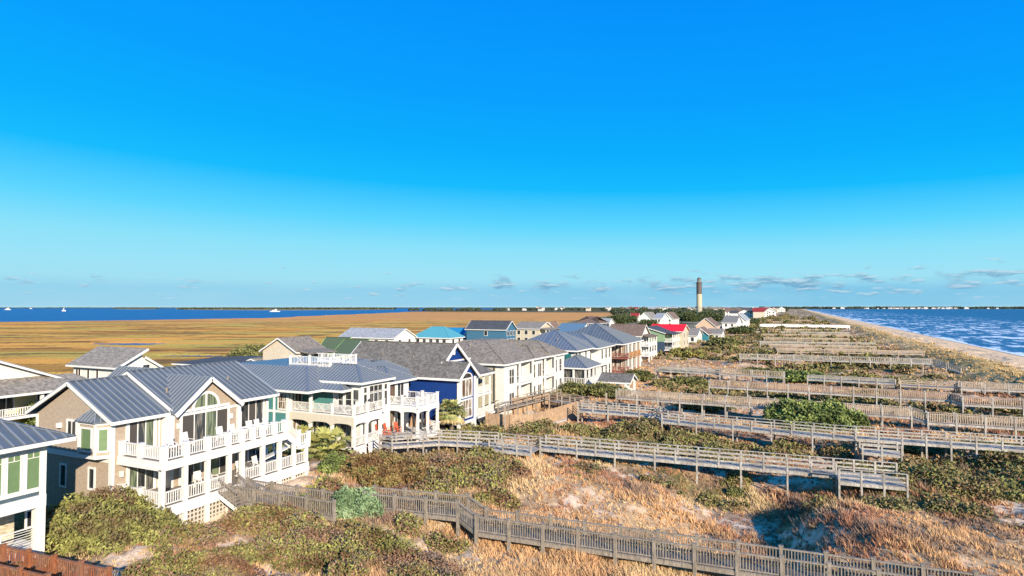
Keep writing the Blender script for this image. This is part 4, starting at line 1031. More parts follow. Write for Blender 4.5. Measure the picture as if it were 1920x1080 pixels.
fr = MB(); pn = MB(); cy, cz, R_ = 65.8, 7.3, 1.2
for i in range(12):
    a0 = math.pi*i/12; a1 = math.pi*(i+1)/12
    fr.prism([(-36.42, cy+math.cos(a)*q, cz+math.sin(a)*q*.55) for a, q in ((a0, R_), (a1, R_), (a1, R_+.2), (a0, R_+.2))], (.1, 0, 0))
    pn.prism([(-36.4, cy, cz), (-36.4, cy+math.cos(a0)*R_, cz+math.sin(a0)*R_*.55), (-36.4, cy+math.cos(a1)*R_, cz+math.sin(a1)*R_*.55)], (.03, 0, 0))
fo = fr.build('arched_window', WHITE, hD); pn.build('pane', GLASSD, fo)
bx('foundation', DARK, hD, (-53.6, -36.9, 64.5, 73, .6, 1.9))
cols_(hD, [(-36.6, 64.3), (-36.6, 67.6), (-40, 64.3), (-44, 64.3), (-48, 64.3)], .6, 1.9, .25)
# porch on its far side
bx('porch_deck', WHITE, hD, (-39.9, -36.8, 67.9, 73.4, 4.6, 4.85), (-39.9, -36.6, 67.9, 74, 1.9, 2.15))
cols_(hD, [(-37.0, y) for y in (69.6, 71.4, 73.2)], 1.0, 7.3, .2)
b = MB(); rail(b, (-36.9, 68, 4.85), (-36.9, 73.3, 4.85), .95, .16); b.build('railing', WHITE, hD); b = MB(); rail(b, (-36.7, 68, 2.15), (-36.7, 73.9, 2.15), .95, .16); b.build('railing', WHITE, hD)
b = MB(); fs = MB(); b.slab([(-36.5, 67.9, 7.45), (-36.5, 73.8, 7.45), (-40.0, 73.8, 8.7), (-40.0, 67.9, 8.7)], .12); b.build('porch_roof', SHINGLE, hD); fs.bar((-36.5, 67.9, 7.3), (-36.5, 73.8, 7.3), .1, .24); fs.build('fascia', WHITE, hD)
bx('porch_wall', mat('porch_wall_cream', (.55, .50, .38), .7, 'siding'), hD, (-39.9, -39.84, 68.0, 73.2, 2.15, 7.5))
win(hD, 'x', -39.84, 69, 70.6, 5.0, 6.9, 2, 1, CUR); win(hD, 'x', -39.84, 71.2, 72.8, 5.0, 6.9, 2, 1, GLASS); win(hD, 'x', -39.84, 69, 70.8, 2.2, 4.2, 2, 1, GLASSD)

# ---------------------------------------------------------------- E: white balconied house with taupe shingles
WSID = mat('warm_white_siding', (.80, .78, .72), .6, 'siding', var=.04)
hE = empty('beach_house', (-36.5, 76.5, 1.0), 'white house with taupe-grey hip roofs and two stacked balconies', 'house')
XE = -36.5; YE = 76.6
b = MB(); b.box(-50, XE-1.4, YE, 100.5, .8, 8.2)
for y0, y1 in ((YE+.002, 80.9), (86.2, 90.8), (95.6, 100.7)): b.box(XE-1.4, XE, y0, y1, .8, 8.2)
b.build('wall', WSID, hE)
bx('wall', mat('pale_khaki_siding', (.52, .48, .35), .7, 'siding'), hE, (-50, XE-1.3, YE-.05, YE, .8, 8.1), label='pale khaki end wall facing the blue house')
r_ = MB(); fs = MB()
frustum(r_, -52, XE+.5, YE-.6, 94.0, 8.2, 6.2, 11.0, rib=0, fas=fs); r_.build('roof', SHINGLE2, hE)
r_ = MB(); roof(r_, -46, XE+.75, 86.0, 92.2, 8.25, 10.0, 'x', 'gh', fas=fs, inset=2.6); r_.build('wing_roof', SHINGLE2, hE)
r_ = MB(); roof(r_, -50, XE+.55, 93.2, 101.3, 8.15, 10.3, 'x', 'hh', fas=fs); r_.build('end_roof', SHINGLE2, hE); fs.build('fascia', WHITE, hE)
for y0, y1 in ((81.0, 86.1), (90.9, 95.5)):
    for z in (4.75, 1.5):
        bx('balcony', WHITE, hE, (XE-1.4, XE+.55, y0, y1, z, z+.3)); b = MB(); rail(b, (XE+.45, y0+.1, z+.3), (XE+.45, y1-.1, z+.3), 1.0, .22, .07); rail(b, (XE+.45, y0+.08, z+.3), (XE, y0+.08, z+.3), 1.0, .22, .07); b.build('railing', WHITE, hE)
        win(hE, 'x', XE-1.4, y0+.5, y1-.5, z+.45, z+2.7, 4, 1, GLASSD if z > 3 else CUR, fw=.15, name='balcony_doors')
    cols_(hE, [(XE+.35, y0+.15), (XE+.35, y1-.15)], 1.0, 8.1, .26)
for z0, z1 in ((5.2, 7.2), (1.9, 3.9)):
    win(hE, 'x', XE, 78.2, 79.8, z0, z1, 2, 2, GLASS); win(hE, 'x', XE, 86.9, 87.7, z0, z1, 1, 2, GLASS); win(hE, 'x', XE, 88.7, 90.2, z0, z1, 2, 1, GLASS)
    win(hE, 'x', XE, 96.2, 97.2, z0, z1, 1, 2, GLASS); win(hE, 'x', XE, 98.3, 99.4, z0, z1, 1, 2, GLASS)
bx('belt_trim', WHITE, hE, (XE, XE+.06, YE, 80.9, 4.5, 4.75), (XE, XE+.06, 86.2, 90.8, 4.5, 4.75), (XE, XE+.06, 95.6, 100.7, 4.5, 4.75)); bx('downspout', DARK, hE, (XE-1.5, XE-1.4, YE-.2, YE-.06, 1, 8.0))
bx('porch_steps', WHITE, hE, (XE, XE+1.8, 91.5, 95.5, .6, 1.5))

# ---------------------------------------------------------------- F: white house, metal hips, screened porch
hF = empty('beach_house', (-37, 108, 1.0), 'white house with blue-grey metal hip roofs and a screened octagonal porch', 'house')
bx('wall', WSID, hF, (-50, -37.0, 107.4, 128.0, .8, 8.0), (-37.0, -35.6, 119.0, 128.0, .8, 8.0))
r_ = MB(); fs = MB(); roof(r_, -50.5, -36.0, 106.6, 121.1, 8.1, 11.6, 'y', 'hh', rib=.7, fas=fs); roof(r_, -50, -35.0, 116.5, 128.6, 8.0, 10.8, 'x', 'hh', rib=.7, fas=fs); r_.build('roof', METAL2, hF)
r_ = MB(); roof(r_, -40, -33.2, 103.5, 112.5, 5.3, 7.2, 'y', 'hh', rib=.6, fas=fs, inset=3.3); r_.build('porch_roof', METAL2, hF); fs.build('fascia', WHITE, hF)
bx('porch_deck', WHITE, hF, (-40, -33.2, 103.3, 113.5, 2.0, 2.5), (-36.9, -34.2, 112.6, 122, 4.6, 4.9))
cols_(hF, [(-33.6, y) for y in (103.8, 106, 108.5, 110.5, 112.3)]+[(x, 103.8) for x in (-35.8, -38, -39.8)], .8, 5.3, .3)
b = MB(); b.box(-39.6, -33.9, 104.1, 112.1, 2.5, 5.2); b.build('porch_screen', GLASS, hF)
b = MB(); rail(b, (-39.8, 103.45, 2.5), (-33.3, 103.45, 2.5), 1, .3, .08); rail(b, (-33.3, 103.5, 2.5), (-33.3, 113.4, 2.5), 1, .3, .08); rail(b, (-34.3, 112.7, 4.9), (-34.3, 121.9, 4.9), 1, .3, .08); b.build('railing', WHITE, hF)
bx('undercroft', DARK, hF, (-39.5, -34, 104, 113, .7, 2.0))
bx('accent_panel', mat('teal_panel', (.02, .16, .15), .6), hF, (-38.6, -37.5, 107.2, 107.4, 6.2, 8.0))
for y in (108.3, 110.3, 114, 117): win(hF, 'x', -37.0, y, y+1., 5.6, 7.5, 1, 2, GLASSD)
for y in (120.2, 123, 125.5): win(hF, 'x', -35.6, y, y+1.2, 5.4, 7.4, 1, 2, GLASS); win(hF, 'x', -35.6, y, y+1.2, 2., 4.2, 1, 2, GLASSD)

# ---------------------------------------------------------------- G: tan house
TAN = mat('tan_siding', (.40, .30, .22), .7, 'siding')
hG = empty('beach_house', (-35, 131, 1.0), 'tan house with large blue-grey metal hip roof and rust-red balconies', 'house')
yG = 132.5; xG = -34.6
bx('wall', TAN, hG, (-50, -37.3, yG, 150, .8, 8.0), (-37.3, xG, 134.5, 150, .8, 8.0))
r_ = MB(); fs = MB(); roof(r_, -52, xG+.7, yG-.8, 151, 8.0, 12.2, 'y', 'hh', rib=.8, fas=fs, inset=8.6); r_.build('roof', METAL, hG); fs.build('fascia', WHITE, hG)
RUST = mat('rust_balcony', (.33, .10, .07), .8, 'wood'); ORW = mat('orange_balcony', (.55, .27, .09), .8, 'wood')
for z in (4.6, 1.6):
    bx('balcony', RUST, hG, (-37.3, xG+1.2, yG+.1, 134.5, z, z+.3)); bx('balcony', ORW, hG, (xG, xG+1.2, 134.6, 146, z, z+.3))
    b = MB(); rail(b, (-37.2, yG+.15, z+.3), (xG+1.1, yG+.15, z+.3), 1.0, .35, .14); rail(b, (xG+1.1, yG+.2, z+.3), (xG+1.1, 134.5, z+.3), 1., .35, .14); b.build('railing', RUST, hG)
    if z > 3: b = MB(); rail(b, (xG+1.1, 134.6, z+.3), (xG+1.1, 145.9, z+.3), 1., .5, .2); b.build('railing', ORW, hG)
    for y in (136, 139, 142): win(hG, 'x', xG, y, y+1.6, z+.4, z+2.8, 2, 1, GLASS)
    win(hG, 'y', 134.5, -36.9, -35.2, z+.4, z+2.8, 2, 1, CUR)
cols_(hG, [(xG+1., y) for y in (134.5, 138, 142, 145.9)], .8, 8, .3); cols_(hG, [(-37.25, yG+.1)], .8, 8, .2)
win(hG, 'y', yG, -40.7, -38.5, 3.2, 5.2, 2, 2, GLASSD, fw=.2); win(hG, 'y', yG, -42.3, -41.0, 5.7, 7.3, 2, 1, GLASS, fw=.2)

# ---------------------------------------------------------------- simpler houses further off
def rect_windows(par, face, pl, u0, u1, zs, n, g, w_=1.1, h_=1.5):
    L = u1-u0
    if n < 1 or L < 1.8: return
    for z in zs:
        for i in range(n):
            c = u0+L*(i+.5)/n
            f = MB(); fb(f, face, pl, c-w_/2-.14, c+w_/2+.14, z-.14, z+h_+.14, -.02, .05)
            fo = f.build('window', WHITE, par); p = MB(); fb(p, face, pl, c-w_/2, c+w_/2, z, z+h_, .0, .08); p.build('pane', g, fo)
def ghouse(label, cx, er, lx, rx, ze, wm, rm, axis='x', prow=None, ends='gg', base=1.0, zr=None, over=.5, rib=0, wy=2, wx=2, porch=0, lower=None, pm=None, deep=None, name='house', gy=None, fasc=True, group=None, fm=None):
    x1, y0, _ = onZ(cx, er, ze); x0 = onY(lx, er, y0)[0]; y1 = onX(rx, er, x1)[1]
    if deep: y1 = y0+deep
    if y1 < y0+3: y1 = y0+8
    if x0 > x1-3: x0 = x1-8
    if prow is not None:
        if axis == 'y': zr = zrow((x0+x1)/2, y0, prow)
        else: zr = zrow((x0+x1)/2, (y0+y1)/2, prow)
    zr = zr or ze+2.5
    r = empty(name, (x1, y0, base), label, 'house', group)
    b = MB(); b.box(x0, x1, y0, y1, base-.5, ze)
    if axis == 'y':
        if ends[0] == 'g': b.prism([(x0, y0, ze), (x1, y0, ze), ((x0+x1)/2, y0, zr-.2)], (0, .2, 0))
        if ends[1] == 'g': b.prism([(x0, y1, ze), (x1, y1, ze), ((x0+x1)/2, y1, zr-.2)], (0, -.2, 0))
    else:
        if ends[1] == 'g': b.prism([(x1, y0, ze), (x1, y1, ze), (x1, (y0+y1)/2, zr-.2)], (-.2, 0, 0))
        if ends[0] == 'g': b.prism([(x0, y0, ze), (x0, y1, ze), (x0, (y0+y1)/2, zr-.2)], (.2, 0, 0))
    b.build('wall', wm, r)
    rb = MB(); fs = MB() if fasc else None; half = ((y1-y0) if axis == 'x' else (x1-x0))/2
    o = over; zo = ze-(zr-ze)/half*o*.9
    roof(rb, x0-o, x1+o, y0-o, y1+o, zo+.05, zr, axis, ends, rib=rib, fas=fs, t=.2); rb.build('roof', rm, r)
    if fasc: fs.build('fascia', fm or WHITE, r)
    zs = [ze-2.3] + ([ze-5.0] if ze-base > 5.2 else [])
    rect_windows(r, 'y', y0, x0+.5, x1-.5, zs, wy, GLASSD); rect_windows(r, 'x', x1, y0+.5, y1-.5, zs, wx, GLASSD)
    if lower:
        bx('lower_wall', lower, r, (x0-.02, x1+.02, y0-.02, y1+.02, base-.5, ze-3.0))
    if porch:
        p = porch; zz_ = [ze-2.9]+([ze-5.7] if ze-base > 5.6 else [])
        for z in zz_:
            bx('porch_deck', WHITE, r, (x1, x1+p, y0+.2, y1-.2, z-.25, z)); b = MB(); rail(b, (x1+p-.1, y0+.3, z), (x1+p-.1, y1-.3, z), 1., .4, .12); rail(b, (x1, y0+.25, z), (x1+p-.1, y0+.25, z), 1., .4, .12); b.build('railing', pm or WHITE, r)
        k = max(2, int((y1-y0)/3.5))
        cols_(r, [(x1+p-.2, y0+.4+(y1-y0-.8)*i/k) for i in range(k+1)], base-.5, ze-.3, .3)
        b = MB(); b.slab([(x1+p+.3, y0, ze-.35), (x1+p+.3, y1, ze-.35), (x1, y1, ze+.15), (x1, y0, ze+.15)], .15); b.build('porch_roof', rm, r)
    return r, (x0, x1, y0, y1, zr)
OFFW = mat('off_white_siding', (.82, .80, .74), .6, 'siding', var=.04); YEL = mat('pale_yellow_siding', (.72, .62, .33), .6, 'siding', var=.04)
BEI = mat('beige_siding', (.70, .60, .46), .7, 'siding'); LIME = mat('lime_siding', (.33, .55, .13), .6, 'siding'); MINT = mat('pale_mint_siding', (.55, .62, .50), .6, 'siding')
GRNR = mat('dark_green_roof', (.09, .13, .07), .8, var=.1); GREYR = mat('mid_grey_roof', (.27, .24, .20), .9, 'shingle'); DKR = mat('charcoal_roof', (.07, .075, .085), .85, 'shingle')
BRNR = mat('brown_roof', (.20, .135, .10), .9, 'shingle'); TEALR = mat('teal_metal_roof', (.10, .36, .42), .45, var=.06); BLUR = mat('bright_blue_roof', (.02, .22, .46), .5, var=.06)
REDR = mat('bright_red_roof', (.95, .010, .004), .5, var=.05); BGR = mat('blue_grey_roof', (.12, .22, .32), .7, var=.08); LGR = mat('light_grey_roof', (.36, .37, .38), .8, 'shingle'); PEACH = mat('peach_siding', (.66, .47, .33), .7, 'siding')
SBLUE = mat('steel_blue_siding', (.055, .17, .27), .6, 'siding'); CYAN = mat('cyan_siding', (.06, .55, .58), .6, 'siding'); SAGE = mat('sage_green_siding', (.25, .38, .21), .6, 'siding'); NAVY = mat('navy_siding', (.03, .06, .11), .7, 'siding')

# front row continued
ghouse('white house with brown roof slope rising behind the tan house', 1201, 629, 1140, 1208, 8.0, OFFW, BRNR, 'x', 608, deep=11, porch=2.5, wx=3, name='beach_house')
ghouse('sage green gabled house with white decks, left of the red roof', 1245, 624, 1178, 1264, 7.5, SAGE, DKR, 'y', 613, porch=3, name='beach_house', lower=NAVY)
ghouse('cream house with a bright red metal roof', 1279, 621, 1218, 1287, 7.6, CREAM, REDR, 'x', 608, deep=14, name='beach_house')
ghouse('low house with wide grey roof just right of the red roof', 1306, 629, 1280, 1325, 4.6, OFFW, GREYR, 'x', 615, deep=16, name='beach_house')
ghouse('small house with a bright teal gable between grey roofs', 1327, 626, 1298, 1333, 4.6, mat('deep_teal_siding', (.02, .20, .26), .6, 'siding'), BRNR, 'y', 614, deep=14, name='beach_house', wy=1, lower=OFFW)
ghouse('low white house with brown roof beside the teal gable', 1352, 626, 1326, 1358, 4.2, OFFW, GREYR, 'x', 616, deep=14, name='beach_house')
ghouse('peach house with tall gable and brown roof below the lighthouse', 1341, 611, 1305, 1362, 6.5, PEACH, BRNR, 'y', 596, deep=22, name='beach_house', wy=1)
# second row, left to right
x1, y0, _ = onZ(223, 685, 8.0); x0 = onY(138, 685, y0)[0]; y1 = onX(309, 685, x1)[1]; ym = onX(267, 660, x1)[1]; zr = zrow(x1, ym, 655)
rO = empty('house', (x1, y0, 1.2), 'white house with a split shed roof of grey shingles and black awning window', 'house')
b = MB(); b.box(x0, x1, y0, y1, .8, 6.6); b.box(x0, x1, y0, ym, 6.6, 7.9); b.prism([(x1, y0, 7.9), (x1, ym, 7.9), (x1, ym, zr-.15)], (x0-x1, 0, 0)); b.prism([(x1, ym, 6.6), (x1, y1, 6.6), (x1, ym, zr-1.1)], (x0-x1, 0, 0)); b.build('wall', OFFW, rO)
b = MB(); fs = MB(); b.slab([(x0-.6, y0-.7, 7.75), (x1+.6, y0-.7, 7.75), (x1+.6, ym+.5, zr+.15), (x0-.6, ym+.5, zr+.15)], .15); b.slab([(x0-.6, ym, zr-.95), (x1+.6, ym, zr-.95), (x1+.6, y1+.6, 6.5), (x0-.6, y1+.6, 6.5)], .15); b.build('roof', GREYR, rO)
fs.bar((x1+.62, y0-.7, 7.6), (x1+.62, ym+.5, zr), .1, .3); fs.bar((x1+.62, ym, zr-1.1), (x1+.62, y1+.6, 6.35), .1, .3); fs.bar((x0-.6, y0-.72, 7.6), (x1+.6, y0-.72, 7.6), .1, .25); fs.build('fascia', WHITE, rO)
for u in (.06, .12, .32, .52): win(rO, 'y', y0, x0+(x1-x0)*u, x0+(x1-x0)*u+.5, 5.9, 7.2, 1, 1, GLASSD, fw=.06)
winp(rO, 'x', x1, (243, 673), (247, 680), g=GLASSD, fw=.08)
for i, (a, c) in enumerate((((268, 684), (280, 692)),)): winp(rO, 'x', x1, a, c, g=GLASSD, fw=.1)
winp(rO, 'x', x1, (241, 692), (245, 698)); winp(rO, 'x', x1, (249, 692), (253, 698))
st = empty('outside_stair', (x0-3, y0, 1.2), 'weathered wooden stair climbing the far left side of the split-roof white house', 'stair')
b = MB()
for i in range(14): b.box(x0-5.5+.35*i, x0-5.2+.35*i, y0+.5, y0+1.7, 1.2+.27*i, 1.26+.27*i)
b.build('tread', SILVER, st); b = MB(); rail(b, (x0-5.5, y0+.5, 1.2), (x0-.5, y0+.5, 5.1), 1., .3, .08); rail(b, (x0-5.5, y0+1.7, 1.2), (x0-.5, y0+1.7, 5.1), 1., .3, .08); b.build('railing', SILVER, st)
hY = empty('house', (-82, 38, 1.2), 'pale yellow house with orange gable shutter and wide covered porch at the left edge', 'house')
bx('wall', YEL, hY, (-96, -84.0, 24, 48, .8, 6.6))
b = MB(); b.prism([(-84.0, 28, 6.6), (-84.0, 47.5, 6.6), (-84.0, 37.7, 10.3)], (-.3, 0, 0)); b.build('gable', OFFW, hY)
b = MB(); fs = MB(); roof(b, -97, -83.2, 27.3, 48.2, 6.5, 10.6, 'x', 'gg', rib=.8, fas=fs); b.build('roof', METAL, hY)
b = MB(); P = [(-80.6, 22, 6.1), (-80.6, 50.0, 6.1), (-84.0, 48.0, 7.6), (-84.0, 25, 7.6)]; b.slab(P, .15); b.build('porch_roof', GREYR, hY); fs.bar((-80.6, 22, 5.95), (-80.6, 50, 5.95), .1, .26); fs.build('fascia', WHITE, hY)
bx('orange_shutter', mat('orange_shutter', (.62, .17, .05), .6), hY, (-84.0, -83.85, 36.9, 38.4, 8.2, 9.4))
bx('porch_deck', WHITE, hY, (-84, -80.9, 24, 48.5, 3.2, 3.5)); cols_(hY, [(-81.1, y) for y in (28, 33, 38, 43, 48)], .8, 6.0, .3)
b = MB(); rail(b, (-81.1, 24, 3.5), (-81.1, 48.3, 3.5), .95, .25, .08); b.build('railing', WHITE, hY)
for y in (27, 31, 35.5, 40, 44): win(hY, 'x', -84.0, y, y+1.5, 3.9, 5.6, 2, 1, GLASSD)
ghouse('low dark-roofed house behind the taupe house ridge', 455, 688, 330, 500, 5.6, OFFW, DKR, 'x', 672, deep=18, wy=0, wx=2)
ghouse('low white-trimmed gable house left of the beige house', 497, 683, 452, 506, 5.4, OFFW, GREYR, 'y', 672, deep=10, wy=1)
ghouse('beige gabled house with covered deck behind the rooftop terrace', 556, 658, 493, 607, 8.0, BEI, SHINGLE2, 'y', 633, porch=3, wy=0)
ghouse('house with dark green roof and lime-green trim, front slope', 661, 667, 623, 712, 6.6, MINT, GRNR, 'x', 636, wx=2, fm=LIME)
ghouse('lime-green house with dark green roof, half hidden behind the other green roof', 640, 655, 600, 668, 6.6, LIME, GRNR, 'x', 632, wx=1, fm=LIME)
ghouse('long white house with pale grey roof beyond the green roofs', 738, 633, 638, 778, 7.2, OFFW, LGR, 'x', 615, wy=5)
ghouse('white house with teal metal hip roof', 842, 632, 775, 868, 7.0, OFFW, TEALR, 'x', 612, ends='hh', wy=5)
ghouse('white house with bright blue roof beside the teal one', 868, 628, 812, 880, 6.0, OFFW, BLUR, 'x', 614, wy=3)
ghouse('small cyan gabled cottage with brown roof', 903, 632, 876, 912, 5.0, CYAN, BRNR, 'y', 618, wy=1)
ghouse('steel-blue house with charcoal roof and white gable', 948, 617, 875, 967, 8.6, SBLUE, DKR, 'x', 601, wy=1, wx=3)
ghouse('cream two-storey house with white stacked porches', 1010, 616, 964, 1036, 8.0, CREAM, GREYR, 'x', 603, wy=3, porch=3)
ghouse('small orange-gabled house right of the cream porches', 1037, 616, 1024, 1044, 6.6, PEACH, BRNR, 'y', 603, deep=9, wy=1, porch=3, pm=ORW)
ghouse('white house with blue-grey roof before the brown hip roof', 1085, 624, 1040, 1112, 6.2, OFFW, BGR, 'x', 606, wy=2)
ghouse('navy house with low taupe hip roof near the marsh edge', 1122, 606, 1076, 1142, 8.0, NAVY, BRNR, 'x', 593, ends='hh', wy=2)
ghouse('low white house with grey roof right of the taupe hip roof', 1140, 606, 1118, 1152, 6.5, OFFW, LGR, 'x', 597, wy=2)
ghouse('white many-windowed gabled house, leftmost of three beyond the red roof', 1222, 597, 1196, 1226, 8.0, OFFW, GREYR, 'y', 585, deep=25, wy=2)
ghouse('white flat-fronted house, middle of three beyond the red roof', 1240, 597, 1226, 1245, 8.5, OFFW, LGR, 'x', 587, deep=25, wy=2)
ghouse('white gabled house with porch, rightmost of three beyond the red roof', 1262, 597, 1240, 1268, 8.0, OFFW, BRNR, 'y', 585, deep=25, wy=2)
ghouse('dark red roofed house at the edge of the marsh', 1197, 593, 1182, 1200, 6.5, OFFW, mat('dark_red_roof', (.33, .03, .03), .7), 'x', 587, wy=2)
ghouse('white house with steep shed roofs, nearest of the far shoreline row', 1380, 605, 1354, 1398, 7.0, OFFW, GREYR, 'x', 592, deep=40, wy=2)
ghouse('white house behind the shed-roofed one in the far shoreline row', 1398, 600, 1372, 1410, 7.5, OFFW, LGR, 'y', 588, deep=40, wy=2)

# far cluster: copies of six small houses
kinds = [('tiny distant white house with grey roof', OFFW, GREYR), ('tiny distant white house with charcoal roof', OFFW, DKR), ('tiny distant white house with brown roof', OFFW, BRNR),
         ('tiny distant white house with pale roof', OFFW, LGR), ('tiny distant house with dark red roof', BEI, mat('dark_red_roof', (.33, .03, .03))), ('tiny distant beige house with grey roof', BEI, GREYR)]
protos = []
for lab, wm, rm in kinds:
    r = empty('distant_house', (0, 0, 0), lab, 'house', lab.replace('tiny distant', 'tiny').replace('house', 'houses')+' in the far village')
    b = MB(); b.box(-12, 0, 0, 14, -1, 7.5); b.prism([(0, 0, 7.5), (0, 14, 7.5), (0, 7, 11)], (-.2, 0, 0)); b.prism([(-12, 0, 7.5), (-12, 14, 7.5), (-12, 7, 11)], (.2, 0, 0)); b.build('wall', wm, r)
    b = MB(); roof(b, -12.7, .7, -.7, 14.7, 7.3, 11.3, 'x', 'gg', t=.3); b.build('roof', rm, r)
    b = MB()
    for z in (1.5, 4.8):
        for u in (-10, -6.5, -3): b.box(u, u+1.6, -.08, 0, z, z+1.7)
        for u in (1.5, 6, 10.5): b.box(0, .08, u, u+1.8, z, z+1.7)
    b.build('windows', GLASSD, r); protos.append(r)
R = random.Random(5); used = set(); spots = []
for i in range(44): spots.append((R.uniform(1352, 1442), R.uniform(583.5, 596), 1))      # along the shore beyond
for i in range(80): spots.append((R.uniform(1160, 1440), R.uniform(579.5, 588), 0))
for i in range(16): spots.append((R.uniform(950, 1190), R.uniform(580.5, 583.5), 2))
for i, (px, row, k) in enumerate(spots):
    x, y, _ = onZ(px, row, 1.2)
    if x > -42 and k != 2: x = -42-R.uniform(0, 30)
    if k == 1: x = max(x, -44-R.uniform(0, 50))
    if abs(x+106) < 25 and abs(y-777) < 40: continue
    kk = R.choice([0, 0, 1, 2, 3, 3, 5]) if R.random() > .08 else 4
    o = protos[kk] if kk not in used else copy_tree(protos[kk]); used.add(kk)
    o.location = (x, y, 1.3); s = R.uniform(.8, 1.2)*(1+max(0, y-900)*.0002); o.scale = (s, s, s*R.uniform(.85, 1.1)); o.rotation_euler = (0, 0, R.choice([0, 0, .08, -1.5, 3.14]))
for k in range(6):
    if k not in used: protos[k].location = (-90-15*k, 1000+30*k, 1.3)

# ---------------------------------------------------------------- lighthouse
LX, LY = -106., 777.
hl = empty('lighthouse', (LX, LY, 1.0), 'tall slim lighthouse banded grey, cream and charcoal rising over the far houses', 'lighthouse')
for nm, z0, z1, r_, m in (('grey_band', .5, 17, 3.3, mat('lh_grey', (.44, .39, .30), .8, var=.05)), ('cream_band', 17, 32, 3.25, mat('lh_cream', (.56, .48, .33), .8, var=.05)), ('dark_band', 32, 45.5, 3.25, mat('lh_dark', (.12, .095, .085), .7, var=.05))):
    b = MB(); b.tube([(LX, LY, z0), (LX, LY, z1)], [r_, r_-.04], 28); b.build(nm, m, hl, smooth=False)
b = MB(); b.tube([(LX, LY, 45.5), (LX, LY, 46.1)], [4.1, 4.1], 28)
for i in range(20):
    a = i*math.pi/10; b.box(LX+3.8*math.cos(a)-.06, LX+3.8*math.cos(a)+.06, LY+3.8*math.sin(a)-.06, LY+3.8*math.sin(a)+.06, 46.1, 47.2)
b.build('gallery', mat('lh_dark', (.065, .055, .055)), hl)
b = MB(); b.tube([(LX, LY, 46.1), (LX, LY, 50.4)], [2.4, 2.4], 12); b.build('lantern_room', mat('lantern_glass', (.22, .22, .20), .2), hl)
b = MB(); b.tube([(LX, LY, 50.4), (LX, LY, 50.9), (LX, LY, 52.3), (LX, LY, 52.5)], [2.8, 2.7, .6, .1], 14); b.build('lantern_roof', mat('lh_dark', (.065, .055, .055)), hl)

# ---------------------------------------------------------------- pool, pool fence, gazebo, poles
PF = [(-37.2, 69.4), (-31.3, 66.6), (-29.0, 69.6), (-25.9, 79.5), (-34.5, 86.5)]
PF = [onZ(*q, 1.1)[:2] for q in ((912, 806), (957, 810), (1002, 808), (1096, 776), (1030, 762))]+[(-37.0, 77.8)]
fe = empty('pool_fence', (PF[1][0], PF[1][1], .8), 'tan board fence enclosing the dark swimming pool', 'fence')
def board_fence(name, pts, z0, z1, m, par):
    for i in range(len(pts)-1):
        a = Vector((*pts[i], 0)); c = Vector((*pts[i+1], 0)); L = (c-a).length; k = int(L/.16); b = MB()
        for j in range(k):
            p = a.lerp(c, (j+.06)/k); q = a.lerp(c, (j+.94)/k); zz_ = z1+.03*math.sin(j*7.1)
            b.bar(p+Vector((0, 0, (z0+zz_)/2)), q+Vector((0, 0, (z0+zz_)/2)), .03, zz_-z0)
        d = (c-a).normalized(); n_ = Vector((-d.y, d.x, 0))*.05
        for z in (z0+.3, z1-.25): b.bar(a+n_+Vector((0, 0, z)), c+n_+Vector((0, 0, z)), .05, .1)
        b.build(name, m, par)
    for i, p in enumerate(pts):
        b = MB(); b.box(p[0]-.09, p[0]+.09, p[1]-.09, p[1]+.09, z0-.6, z1+.15); b.build('post', m, par)
board_fence('board_panel', PF, .7, 3.15, mat('pool_fence_wood', (.55, .36, .21), .85, 'wood'), fe)
xp, yp = -31.2, 73.5
pl_ = empty('swimming_pool', (xp, yp, 1), 'dark blue swimming pool inside the tan board fence', 'pool')
def rrect(cx, cy, a, b_, ang, z, n=28):
    P = []
    for i in range(n):
        t = i*2*math.pi/n; c, s = math.cos(t), math.sin(t)
        u = a*math.copysign(abs(c)**.45, c); v = b_*math.copysign(abs(s)**.45, s)
        P.append((cx+u*math.cos(ang)-v*math.sin(ang), cy+u*math.sin(ang)+v*math.cos(ang), z))
    return P
b = MB(); b.prism(rrect(xp, yp, 3.1, 5.0, -.28, 1.15), (0, 0, .22)); b.build('pool_deck', mat('pool_concrete', (.5, .48, .45), .8), pl_)
b = MB(); b.prism(rrect(xp, yp+.2, 1.7, 3.6, -.28, 1.2), (0, 0, .18)); b.build('pool_water', mat('pool_water', (.006, .035, .10), .3, spec=.2), pl_)
wf = empty('access_ramp', (-36, 79, 0), 'long wooden access ramp with handrails behind the pool fence', 'ramp')
def ramp_walk(par, a, c, wd, m, sp=2.0):
    a = Vector(a); c = Vector(c); d = (c-a); d.z = 0; d.normalize(); n_ = Vector((-d.y, d.x, 0))*wd
    b = MB(); b.slab([a, c, c+n_, a+n_], .15); b.build('deck', m, par)
    for o_ in (Vector((0, 0, 0)), n_):
        b = MB(); up = Vector((0, 0, 1))
        for hh in (.5, 1.0): b.bar(a+o_+up*hh, c+o_+up*hh, .09, .09)
        b.build('railing', m, par); k = int((c-a).length/sp)
        for j in range(k+1):
            p = (a+o_).lerp(c+o_, j/k); b = MB(); b.box(p.x-.07, p.x+.07, p.y-.07, p.y+.07, min(h1(p.x, p.y)-.2, p.z-.4), p.z+1.02); b.build('post', m, par)
ramp_walk(wf, (-36.3, 74.3, 2.1), (-32.6, 88.5, 2.5), 1.6, GREYW); ramp_walk(wf, (-32.4, 83.2, 2.5), (-25.4, 79.8, 2.6), 1.6, TANW)
gz = empty('gazebo', (-27.4, 97.5, 1.5), 'small white open gazebo with grey gabled roof', 'gazebo')
g0, g1, _ = onZ(1127, 738, 1.6); G0 = (g0, g1)
xa, xb, ya, yb = g0, g0+4.6, g1, g1+4.2
